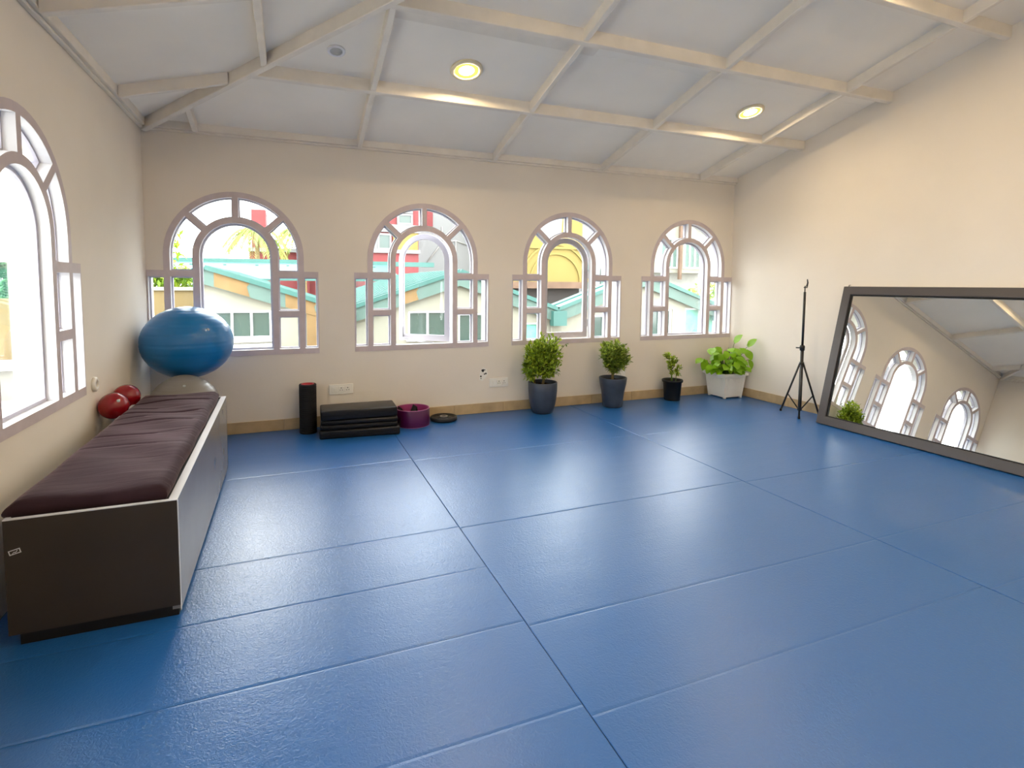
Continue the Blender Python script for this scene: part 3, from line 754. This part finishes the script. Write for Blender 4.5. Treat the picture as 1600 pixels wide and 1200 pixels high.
for s in range(4):
    R = Matrix.Rotation(s*PI/2, 4, 'Z')
    q = [(-t0-0.022, -t0-0.022), (t0+0.022, -t0-0.022), (t0-0.012, -t0+0.012), (-t0+0.012, -t0+0.012)]
    A = [bm.verts.new(R @ Vector((x, y, HP-0.032))) for x, y in q]; Bv = [bm.verts.new(R @ Vector((x, y, HP))) for x, y in q]
    bm.faces.new(A); bm.faces.new(Bv)
    for k in (0, 2): bm.faces.new((A[k], A[k+1], Bv[k+1], Bv[k]))
obj('rim', bm, M['planter'], pl)
for sx in (-1, 1):
    for sy in (-1, 1):
        bm = nbm(); box(bm, sx*t1-0.03 if sx > 0 else sx*t1, sx*t1 if sx > 0 else sx*t1+0.03, sy*t1-0.03 if sy > 0 else sy*t1, sy*t1 if sy > 0 else sy*t1+0.03, 0, 0.022, bev=0.003, seg=1); obj('foot', bm, M['planter'], pl)
bm = nbm(); box(bm, -t0+0.005, t0-0.005, -t0+0.005, t0-0.005, HP-0.06, HP-0.035); obj('soil', bm, M['soil'], pl)
# one leaf mesh shared by all the leaves: heart shape, folded along the midrib, drooping tip
bm = nbm(); NL = 8; rowsv = []
for i in range(NL+1):
    t = i/NL; wd = 0.5*math.sin(PI*min(1, t*0.93+0.05))**0.75*(1-0.25*t) if 0 < i < NL else (0.18 if i == 0 else 0.0)
    z = -0.28*t*t
    if wd > 0: rowsv.append([bm.verts.new((-wd, t - (0.08 if i == 0 else 0), z+0.10*wd)), bm.verts.new((-wd*0.5, t-0.01, z+0.10*wd)), bm.verts.new((0, t, z)), bm.verts.new((wd*0.5, t-0.01, z+0.10*wd)), bm.verts.new((wd, t - (0.08 if i == 0 else 0), z+0.10*wd))])
    else: rowsv.append([bm.verts.new((0, t+0.03, z-0.03))])
for a, b in zip(rowsv, rowsv[1:]):
    for k in range(4):
        bm.faces.new((a[k], a[k+1], b[k+1], b[k]) if len(b) > 1 else (a[k], a[k+1], b[0]))
leaf_me = bpy.data.meshes.new('leaf'); bm.to_mesh(leaf_me); bm.free(); leaf_me.materials.append(M['pothos'])
for p in leaf_me.polygons: p.use_smooth = True
# leaf positions relative to the planter: (x, y, z), facing direction of tip, size
tips = []
for i in range(80):
    a = random.uniform(0, 2*PI); rr = random.uniform(0.05, 0.26)**0.9; h = random.uniform(0.42, 0.70) - 0.2*rr
    x, y = rr*math.cos(a)*0.95-0.03, rr*math.sin(a)*0.8-0.05
    if x > 0.14 or y > 0.08: continue
    tips.append(((x, y, h), (math.cos(a)+random.uniform(-.4, .4)-0.2, math.sin(a)*0.7-0.45, random.uniform(-1.0, 0.1)), random.uniform(0.075, 0.115)))
tips += [((-0.30, 0.05, 0.50), (-0.5, -0.3, -0.9), 0.125), ((-0.36, 0.05, 0.52), (-0.9, -0.2, -0.2), 0.11), ((0.15, -0.22, 0.70), (0.2, -0.4, 0.6), 0.12), ((0.14, -0.20, 0.64), (0.1, -0.5, -0.5), 0.12),
         ((0.18, -0.22, 0.52), (0.1, -0.4, -0.7), 0.11), ((0.12, -0.12, 0.36), (0.3, -0.6, -0.1), 0.07), ((0.15, -0.15, 0.40), (0.2, -0.5, 0.3), 0.06), ((-0.22, 0.02, 0.66), (-0.5, -0.4, -0.2), 0.13), ((-0.2, -0.05, 0.60), (-0.3, -0.5, -0.8), 0.13), ((0.06, -0.08, 0.74), (0.1, -0.4, 0.6), 0.12)]
st = nbm()
for k, ((x, y, z), d, L) in enumerate(tips):
    d = Vector(d).normalized(); p = Vector((x, y, z))
    base = Vector((x*0.25+random.uniform(-.04, .04), y*0.25+random.uniform(-.04, .04), HP-0.04))
    mid = base.lerp(p, 0.55) + Vector((0, 0, 0.06 if abs(x) < 0.25 else 0.0))
    tube(st, [base, mid, p], 0.0055, 6, 0.003, cap=False)
    o = bpy.data.objects.new('leaf', leaf_me); C.objects.link(o); o.parent = pl
    upv = (Vector((-0.35, -0.55, 0.8)) + rv()*0.45)
    yv = d; xv = yv.cross(upv).normalized(); zv = xv.cross(yv).normalized()
    mm = Matrix((xv, yv, zv)).transposed().to_4x4(); mm = Matrix.Translation(p) @ mm @ Matrix.Diagonal((L*1.0, L*1.15, L, 1)); o.matrix_local = mm
obj('stems', st, M['stem'], pl, True)['kind'] = 'stuff'
tag(pl, 'white ribbed square planter with bright broad-leaved plant in the corner', 'potted plant', 'potted plants along the back wall')

# ---------------------------------------------------------------- tripod stand
M['blackmetal'] = mat('black_metal', (0.012, 0.012, 0.013), 0.4, 0.5)
tx, ty, rr = 5.515, 4.43, 0.225
tr = empty('tripod_stand', (tx, ty, 0))
bm = nbm(); tube(bm, [(0, 0, 0.05), (0, 0, 0.80)], 0.0185, 12); obj('lower_column', bm, M['blackmetal'], tr, True)
bm = nbm(); tube(bm, [(0, 0, 0.78), (0, 0, 1.43)], 0.0130, 12); obj('upper_column', bm, M['blackmetal'], tr, True)
bm = nbm(); lathe(bm, [(0, 0.755), (0.026, 0.755), (0.028, 0.80), (0.022, 0.815), (0, 0.815)], 16); tube(bm, [(-0.02, 0, 0.785), (-0.055, 0.04, 0.785)], 0.007, 8); obj('locking_collar', bm, M['blackmetal'], tr)
bm = nbm(); lathe(bm, [(0, 0.585), (0.024, 0.585), (0.026, 0.62), (0, 0.62)], 16); obj('leg_hub', bm, M['blackmetal'], tr)
bm = nbm(); lathe(bm, [(0, 0.055), (0.024, 0.055), (0.024, 0.085), (0, 0.085)], 16); obj('brace_hub', bm, M['blackmetal'], tr)
for k, an in enumerate((218.5, 98.5, 338.5)):
    a = math.radians(an); ux, uy = math.cos(a), math.sin(a)
    bm = nbm(); tube(bm, [(ux*0.02, uy*0.02, 0.60), (ux*rr, uy*rr, 0.012)], 0.0105, 8)
    lg = obj('leg', bm, M['blackmetal'], tr, True)
    bm = nbm(); tube(bm, [(ux*rr*0.985, uy*rr*0.985, 0.03), (ux*rr*1.01, uy*rr*1.01, 0.002)], 0.012, 8); obj('rubber_foot', bm, M['strap'], lg)
    bm = nbm(); tube(bm, [(ux*rr*0.66, uy*rr*0.66, 0.225), (ux*0.018, uy*0.018, 0.07)], 0.0075, 6); obj('brace', bm, M['blackmetal'], tr, True)
bm = nbm(); tube(bm, [(0, 0, 1.43), (0, 0, 1.50)], 0.0055, 8); box(bm, -0.014, 0.014, -0.02, 0.006, 1.475, 1.487); tube(bm, [(0.012, -0.012, 1.49), (0.020, -0.016, 1.535), (0.013, -0.014, 1.575)], 0.010, 8, 0.006); obj('mount', bm, M['blackmetal'], tr)
tag(tr, 'slim black tripod stand by the right wall, left of the mirror', 'tripod')

# ---------------------------------------------------------------- leaning mirror
M['frame'] = mat('charcoal_frame', (0.075, 0.066, 0.066), 0.36, 0.5)
M['lip'] = mat('black_inner_lip', (0.008, 0.007, 0.007), 0.5, 0.3)
M['mirror'] = mat('mirror_glass', (0.86, 0.87, 0.84), 0.005, 0.5, metal=1.0)
mi = empty('leaning_mirror', (5.395, 4.095, 0.0))
u_ = Vector((0.008, -1, 0)).normalized(); v_ = Vector((0.335, 0, 1.475)).normalized(); v_ = (v_ - u_*v_.dot(u_)).normalized(); w_ = u_.cross(v_)
LN, HT, FW = 2.15, 1.525, 0.088
fnM = lambda u, v, d: tuple(u_*u + v_*v + w_*d)
bm = nbm(); shape(bm, [(0, 0), (LN, 0), (LN, HT), (0, HT)], [[(FW, FW), (FW, HT-FW), (LN-FW, HT-FW), (LN-FW, FW)]], 0.042, 0.0, fnM); o = obj('frame', bm, M['frame'], mi); bevel_mod(o, 0.004)
a, b = FW-0.001, FW+0.012
bm = nbm(); shape(bm, [(a, a), (LN-a, a), (LN-a, HT-a), (a, HT-a)], [[(b, b), (b, HT-b), (LN-b, HT-b), (LN-b, b)]], 0.030, 0.006, fnM); obj('inner_lip', bm, M['lip'], mi)
bm = nbm(); shape(bm, [(a, a), (LN-a, a), (LN-a, HT-a), (a, HT-a)], [], 0.018, 0.010, fnM); obj('glass', bm, M['mirror'], mi)
bm = nbm(); tube(bm, [fnM(0.035, HT-0.004, 0.012), fnM(0.035, HT+0.022, 0.012)], 0.004, 6); tube(bm, [fnM(0.035, HT+0.018, 0.012), fnM(0.050, HT+0.022, 0.012)], 0.003, 6); obj('hook', bm, M['blackmetal'], mi)
tag(mi, 'large charcoal framed mirror leaning against the right wall', 'mirror')

# ---------------------------------------------------------------- outside: neighbour building
M['cream'] = mat('cream_render', (0.228, 0.219, 0.176), 0.85, 0.2, noise=(1.2, 0.05))
M['teal'] = mat('teal_roof_paint', (0.035, 0.110, 0.095), 0.5, 0.4, noise=(2, 0.12))
M['tealpale'] = mat('pale_teal_fascia', (0.084, 0.133, 0.114), 0.6, 0.3, noise=(1.5, 0.10))
M['orange'] = mat('orange_paint', (0.176, 0.110, 0.048), 0.8, 0.2, noise=(5, 0.15))
M['darkglass'] = mat('dark_window_glass', (0.03, 0.055, 0.045), 0.08, 0.6)
M['curtain'] = mat('green_curtain', (0.14, 0.36, 0.29), 0.7, 0.2, noise=(8, 0.2))
M['ochre'] = mat('ochre_render', (0.174, 0.126, 0.057), 0.85, 0.2, noise=(2, 0.10))
M['gap'] = mat('dark_gap_shade', (0.035, 0.03, 0.028), 0.8, 0.2)
M['concrete'] = mat('grey_concrete', (0.252, 0.246, 0.228), 0.9, 0.2, noise=(2, 0.2))
M['paving'] = mat('pale_terrace_paving', (0.55, 0.53, 0.49), 0.9, 0.2, noise=(2, 0.15))
YN = YB+4.0
nb = empty('neighbour_house', (4.0, YN, -3))
def N(name, bm, m, parent=None, **k):
    for v in bm.verts: v.co -= Vector((4.0, YN, -3))
    return obj(name, bm, m, parent or nb, **k)
zig = [(-1.42, 1.66), (-1.25, 1.72), (0.92, 1.02), (3.02, 1.72), (5.10, 0.98), (7.20, 1.72), (9.30, 1.00), (11.4, 1.72), (12.2, 1.45)]
holes = [(-1.20, -0.28, 0.56, 1.03), (2.05, 2.80, 0.48, 0.985), (3.02, 3.62, 0.35, 0.93), (4.42, 4.74, 0.20, 0.72), (5.95, 6.30, 0.25, 0.85), (7.42, 8.06, 0.36, 0.95), (8.42, 9.75, 0.30, 0.97)]
fnN = lambda u, v, d: (u, YN+d, v)
bm = nbm(); shape(bm, [(-1.42, -3), (12.2, -3)] + [(x, z-0.02) for x, z in zig[::-1]], [[(a, c), (b, c), (b, d), (a, d)] for a, b, c, d in holes], 0, 0.2, fnN)
N('wall', bm, M['cream'])
for i, (a, b, c, d) in enumerate(holes):
    n = 3 if b-a > 0.85 else 2 if b-a > 0.5 else 1
    hs = []
    e = 0.035
    for k in range(n):
        s0 = a+e+(b-a-e)*k/n; hs.append([(s0, c+e), (s0+(b-a-e)/n-e, c+e), (s0+(b-a-e)/n-e, d-e), (s0, d-e)])
    bm = nbm(); shape(bm, [(a, c), (b, c), (b, d), (a, d)], hs, 0.03, 0.09, fnN); f = N('window', bm, M['white'])
    for h in hs:
        bm = nbm(); shape(bm, h, [], 0.075, 0.08, fnN); N('pane', bm, M['curtain'] if i in (3, 6) else M['darkglass'], f)
    bm = nbm(); box(bm, a-0.04, b+0.04, YN-0.06, YN+0.04, c-0.05, c); N('sill', bm, M['white'], f)
bm = nbm(); box(bm, -0.98, -0.25, YN-0.25, YN, 0.33, 0.47, bev=0.01); N('air_conditioner', bm, M['white'])
bm = nbm(); box(bm, -0.92, -0.42, YN-0.256, YN-0.24, 0.385, 0.43); N('vent_slot', bm, M['darkglass'])
bm = nbm(); box(bm, 0.28, 0.62, YN-0.10, YN+0.02, 0.2, 1.0); N('pilaster', bm, M['orange'])
bm = nbm(); tube(bm, [(5.0, YN-0.04, -2), (5.0, YN-0.04, 0.78)], 0.02, 8); N('downpipe', bm, M['cream'])
# roof slopes with standing ribs, fascia boards and gutter trim
for (x0, z0), (x1, z1) in zip(zig, zig[1:]):
    bm = nbm(); d = Vector((x1-x0, 0, z1-z0)); L = d.length; d.normalize(); nn = Vector((-d.z, 0, d.x))
    def P(s, y, h): return Vector((x0, y, z0)) + d*s + nn*h
    def prism(s0, s1, y0, y1, h0, h1):
        vs = [bm.verts.new(P(s, y, h)) for h in (h0, h1) for y in (y0, y1) for s in (s0, s1)]
        for q in ((0, 2, 3, 1), (4, 5, 7, 6), (0, 1, 5, 4), (2, 6, 7, 3), (0, 4, 6, 2), (1, 3, 7, 5)): bm.faces.new([vs[i] for i in q])
    dp = 6.0 if x0 < 3.0 else 0.55
    prism(0, L, YN-0.12, YN+dp, 0.0, 0.03)
    y = YN+0.25
    while y < YN+dp-0.1:
        prism(0, L, y, y+0.05, 0.03, 0.055); y += 0.3
    N('roof_sheet', bm, M['teal'])
    bm = nbm(); prism(0, L, YN-0.145, YN-0.10, -0.02, 0.055); N('roof_trim', bm, M['teal'])
    bm = nbm(); shape(bm, [(x0, z0-0.26), (x1, z1-0.26), (x1, z1-0.015), (x0, z0-0.015)], [], -0.10, -0.07, fnN); fa = N('fascia', bm, M['tealpale'])
    if x0 < 3.2:
        for t0_, t1_ in (((0.06, 0.30), (0.55, 0.78)) if x0 < 0 else ((0.45, 0.62),) if x0 < 1 else ()):
            q = [(x0+(x1-x0)*t, z0+(z1-z0)*t+o) for t, o in ((t0_, -0.25), (t1_, -0.255), (t1_-0.02, -0.10), (t1_, -0.03), (t0_, -0.02))]
            bm = nbm(); shape(bm, q, [], -0.104, -0.10, fnN); N('orange_patch', bm, M['orange'], fa)  # flat orange patches laid on the fascia
for vx, vz in ((0.92, 1.02), (5.10, 0.98), (9.30, 1.00)):
    bm = nbm(); box(bm, vx-0.15, vx+0.15, YN-0.22, YN-0.05, vz-0.32, vz-0.02); box(bm, vx-0.02, vx+0.02, YN-0.12, YN+(6 if vx < 3 else 0.55), vz-0.03, vz+0.02); N('gutter_box', bm, M['teal'])
# cross roof further back with a raised ridge on short posts
bm = nbm()
ya, yb2 = YN+6.0, YN+8.0
slab(bm, [(-3.2, ya), (3.1, ya), (3.1, yb2), (-3.2, yb2)], lambda x, y: 1.55+(y-ya)*0.26, 0, 0.05)
box(bm, -3.2, 4.6, yb2-0.1, yb2+0.1, 2.05, 2.20)
N('cross_roof', bm, M['teal'])
for i in range(8):
    bm = nbm(); box(bm, -2.6+i*0.85, -2.52+i*0.85, yb2-0.5, yb2-0.42, 1.6, 2.02); N('ridge_post', bm, M['teal'])
tag(nb, 'cream house with teal zigzag gable roofs seen through the back windows', 'house')

# ---------------------------------------------------------------- further buildings
M['red'] = mat('coral_red_render', (0.162, 0.038, 0.039), 0.8, 0.2, noise=(1, 0.06))
M['offwhite'] = mat('off_white_render', (0.179, 0.181, 0.179), 0.8, 0.2)
M['yellow'] = mat('yellow_render', (0.176, 0.134, 0.041), 0.8, 0.2, noise=(0.6, 0.06))
M['brown'] = mat('brown_stone_band', (0.114, 0.071, 0.048), 0.8, 0.2, noise=(3, 0.2))
YT = 19.8
rb = empty('red_tower_block', (3.6, YT, -3))
def G(root, name, bm, m, parent=None):
    for v in bm.verts: v.co -= root.location
    return obj(name, bm, m, parent or root)
G(rb, 'wall', boxm(2.66, 4.55, YT, YT+4, -3, 5.3), M['red'])
for z, hh in ((2.60, 0.13), (3.36, 0.28), (5.3, 0.22)): G(rb, 'string_course', boxm(2.6, 4.6, YT-0.10, YT+0.05, z, z+hh), M['offwhite'])
G(rb, 'pale_panel', boxm(2.66, 3.06, YT-0.05, YT, 2.73, 3.36), M['offwhite'])
for x, z, wd, hh in ((3.10, 2.78, 0.36, 0.46), (3.82, 3.72, 0.44, 0.26), (3.82, 4.14, 0.44, 0.42), (3.0, 4.5, 0.3, 0.5)):
    bm = nbm(); shape(bm, [(x-0.07, z-0.07), (x+wd+0.07, z-0.07), (x+wd+0.07, z+hh+0.07), (x-0.07, z+hh+0.07)], [[(x, z), (x, z+hh), (x+wd, z+hh), (x+wd, z)]], -0.08, 0.0, lambda u, v, d: (u, YT+d, v)); f = G(rb, 'window', bm, M['offwhite'])
    bm = nbm(); shape(bm, [(x, z), (x+wd, z), (x+wd, z+hh), (x, z+hh)], [], -0.04, -0.02, lambda u, v, d: (u, YT+d, v)); G(rb, 'pane', bm, M['darkglass'], f)
G(rb, 'yellow_storey', boxm(3.60, 4.52, YT-0.06, YT, 2.73, 3.36), M['yellow'])
tag(rb, 'coral red tower with white bands and dark windows behind the second window', 'building')
wb = empty('white_block', (5.8, YT+2, -3))
G(wb, 'wall', boxm(4.9, 7.35, YT+2, YT+5, -3, 4.75), M['offwhite'])
for x in (5.25, 6.6): G(wb, 'red_panel', boxm(x, x+0.36, YT+1.95, YT+2, 3.85, 4.7), M['red'])
bm = nbm()
for a in (((5.3, 2.3), (6.0, 3.2), (6.6, 3.3), (7.2, 3.1)), ((6.0, 3.2), (6.0, 3.86)), ((6.6, 3.3), (6.6, 2.3))):
    tube(bm, [(x, YT+1.95, z) for x, z in a], 0.025, 6)
G(wb, 'conduit', bm, M['concrete'])
tag(wb, 'off-white block with thin conduits beyond the open casement', 'building')

yb_ = empty('yellow_building', (10.0, YT, -3))
fy = lambda u, v, d: (u, YT+d, v)
G(yb_, 'wall', boxm(7.6, 11.55, YT, YT+4, 1.55, 5.6), M['yellow'])
for r0 in (1.12, 1.50):
    bm = nbm(); shape(bm, arc(10.3, 1.60, r0+0.07, 0, PI, 24) + arc(10.3, 1.60, r0, PI, 0, 24), [], -0.06, 0.0, fy); G(yb_, 'arch_moulding', bm, M['yellow'])
G(yb_, 'string_course', boxm(7.5, 11.6, YT-0.08, YT+0.02, 2.95, 3.05), M['yellow'])
G(yb_, 'stone_band', boxm(7.5, 11.65, YT-0.25, YT+0.1, 1.33, 1.6), M['brown'])
G(yb_, 'undercroft', boxm(7.6, 11.55, YT+0.2, YT+4, -3, 1.33), M['gap'])  # solid box, its dark colour stands in for shade in the gap
bm = nbm(); shape(bm, [(9.2, 3.6), (10.0, 3.25), (10.5, 3.3), (10.6, 4.6), (9.4, 4.6)], [], -0.05, 0, fy); G(yb_, 'pale_panel', bm, M['offwhite'])
tag(yb_, 'yellow building with raised arch moulding behind the third window', 'building')
pb = empty('pale_building', (13.5, YT+1, -3))
G(pb, 'wall', boxm(11.8, 14.3, YT+1, YT+4, -3, 5), M['offwhite'])
for x in (12.15, 13.1):
    bm = nbm(); shape(bm, [(x, 1.0), (x+0.6, 1.0), (x+0.6, 2.1)] + arc(x+0.3, 2.1, 0.3, 0, PI, 10)[1:], [], -0.05, 0.0, lambda u, v, d: (u, YT+1+d, v)); G(pb, 'arched_window', bm, M['tealpale'])
tag(pb, 'pale building with arched windows right of the yellow one', 'building')
# house with a white window over the fourth window's foliage
cb = empty('balcony_house', (16.5, YT, -3))
G(cb, 'wall', boxm(15.2, 18.3, YT, YT+4, 2.05, 5.2), M['cream'])
G(cb, 'under_wall', boxm(15.4, 18.3, YT+0.6, YT+4, -3, 2.05), M['concrete'])
G(cb, 'corner_post', boxm(16.45, 16.58, YT-0.25, YT-0.12, 1.75, 5.2), M['brown'])
for x in (16.85, 15.55):
    bm = nbm(); shape(bm, [(x, 2.25), (x+0.95, 2.25), (x+0.95, 3.6), (x, 3.6)], [[(x+.06+k*.30, 2.31), (x+.06+k*.30, 3.54), (x+.30+k*.30, 3.54), (x+.30+k*.30, 2.31)] for k in range(3)], -0.06, 0.0, fy); f = G(cb, 'window', bm, M['white'])
    for k in range(3):
        bm = nbm(); shape(bm, [(x+.06+k*.30, 2.31), (x+.30+k*.30, 2.31), (x+.30+k*.30, 3.54), (x+.06+k*.30, 3.54)], [], -0.02, -0.01, fy); G(cb, 'pane', bm, M['tealpale'], f)
tag(cb, 'cream upper floor with white-framed windows beyond the fourth window', 'house')
# red building behind the left window's palms
rl = empty('red_annexe', (0.1, 22, -3))
G(rl, 'wall', boxm(-1.35, 1.6, 22, 25, -3, 2.7), M['red'])
G(rl, 'upper_wall', boxm(-1.25, -0.75, 21.9, 24, 2.7, 4.2), M['red'])
for z in (2.65, 3.35): G(rl, 'band', boxm(-1.4, 0.9, 21.85, 22.05, z, z+0.14), M['offwhite'])
G(rl, 'column', boxm(0.35, 0.75, 21.8, 22.2, 0, 3.2), M['red'])
tag(rl, 'red and white annexe half hidden by palms beyond the first window', 'building')

# ---------------------------------------------------------------- garden walls, ground, trees
gr = struct(obj('ground', boxm(-40, 40, YF-40, 60, -3.2, -3.0), M['concrete']))
gw = empty('garden_wall', (-3.6, 11.5, -3))
G(gw, 'wall', boxm(-6.2, -1.55, 11.4, 11.7, -3, 1.34), M['ochre']); G(gw, 'coping', boxm(-6.25, -1.5, 11.35, 11.75, 1.34, 1.40), M['cream'])
tag(gw, 'ochre rendered wall beside the cream house, under the tree', 'wall')
tw_ = empty('terrace_wall', (-4.5, 7.2, -3))
G(tw_, 'wall', boxm(-7.0, -2.9, 9.2, 9.5, -3, 0.28), M['concrete']); G(tw_, 'coping', boxm(-7.1, -2.8, 9.1, 9.6, 0.28, 0.37), M['white'])
G(tw_, 'pier', boxm(-3.95, -3.50, 9.6, 9.95, -3, 1.24), M['ochre'])
tag(tw_, 'grey terrace wall with white coping outside the left window', 'wall')
dk = struct(obj('terrace', boxm(-9, XL-0.38, -3, 9.2, -0.35, -0.15), M['paving']))

M['treeleaf'] = leafmat('tree_leaf', (0.10, 0.22, 0.02), (0.40, 0.52, 0.04))
M['greenleaf'] = leafmat('blue_green_leaf', (0.05, 0.22, 0.10), (0.20, 0.42, 0.20))
M['palmleaf'] = leafmat('palm_leaf', (0.16, 0.24, 0.06), (0.42, 0.40, 0.12))
def tree(x, y, z0, blobs, n, L, m, label, name='garden_tree'):
    r = empty(name, (x, y, z0)); bm = nbm()
    top = max(b[0][2] for b in blobs)
    tube(bm, [(0, 0, 0), (0.05, 0, top*0.5), (0, 0, top)], 0.12, 8, 0.03)
    lf = nbm()
    for c, rad in blobs:
        c = Vector(c); tube(bm, [(0, 0, c.z*0.55), c], 0.04, 6, 0.01)
        for i in range(n):
            d = rv()*(random.random()**0.4); p = c+Vector((d.x*rad[0], d.y*rad[1], d.z*rad[2]))
            small_leaf(lf, p, (rv()+Vector((0, 0, -0.2))).normalized(), (Vector((0, 0, 1))+rv()*0.5).normalized(), L*random.uniform(.7, 1.3), L*0.45)
    obj('trunk', bm, M['bark'], r); o = obj('foliage', lf, m, r); o['kind'] = 'stuff'
    return tag(r, label, 'tree')
tree(-3.0, 13.5, -3, [((0.0, 0, 4.6), (1.0, .8, .7)), ((0.25, 0, 5.3), (.55, .6, .7)), ((-0.3, 0, 5.6), (.5, .5, .5)), ((0.6, 0, 4.55), (.5, .5, .35))], 700, 0.17, M['treeleaf'], 'bright green tree over the ochre wall beyond the first window')
tree(-4.05, 10.65, -3, [((0, 0, 4.6), (0.6, .42, .5)), ((0.2, 0, 4.3), (.5, .42, .35)), ((-.3, 0, 5.1), (.6, .42, .4)), ((0.05, 0, 5.2), (.4, .4, .35))], 900, 0.15, M['greenleaf'], 'dense green tree seen through the left wall window')
tree(-10.4, 11.5, -3, [((0, 0, 4.6), (1.6, 1.4, 1.5)), ((0.6, 0, 3.4), (1.4, 1.2, 1.1))], 900, 0.22, M['treeleaf'], 'wide green tree beyond the terrace left of the house')
tree(15.6, 16.5, -3, [((0, 0, 4.1), (1.2, .8, .55)), ((1.1, 0, 4.3), (.9, .7, .6)), ((2.0, 0, 4.1), (1, .7, .7)), ((2.4, 0, 5.2), (.5, .5, 1.3))], 700, 0.2, M['treeleaf'], 'green shrubs over the teal roof beyond the fourth window')
def palm(x, y, z, nf, L, label):
    r = empty('palm_tree', (x, y, -3)); bm = nbm(); h = z+3
    tube(bm, [(0, 0, 0), (0.06, 0, h*0.6), (0, 0, h)], 0.10, 8, 0.06); obj('trunk', bm, M['bark'], r)
    for i in range(nf):
        a = 2*PI*i/nf+random.uniform(-.2, .2); e = random.uniform(0.1, 0.9); f = nbm()
        sp = [Vector((math.cos(a)*L*t, math.sin(a)*L*t, h+L*(e*t-1.15*t*t))) for t in [k/7 for k in range(8)]]
        tube(f, sp, 0.018, 5, 0.006, cap=False)
        for k in range(1, 8):
            for q in range(3):
                pt = sp[k-1].lerp(sp[k], (q+1)/3); dr = (sp[k]-sp[k-1]).normalized(); sd = Vector((-math.sin(a), math.cos(a), 0))
                for s in (-1, 1): small_leaf(f, pt, (dr*0.6+sd*s*0.7+Vector((0, 0, -0.45))).normalized(), Vector((0, 0, 1)), L*0.36, 0.05)
        obj('frond', f, M['palmleaf'], r)
    return tag(r, label, 'palm')
palm(-0.95, 19.3, 3.15, 14, 0.92, 'palm with drooping fronds before the red annexe, left of two')
palm(0.50, 20.6, 3.35, 14, 0.92, 'palm with drooping fronds touching the red column, right of two')
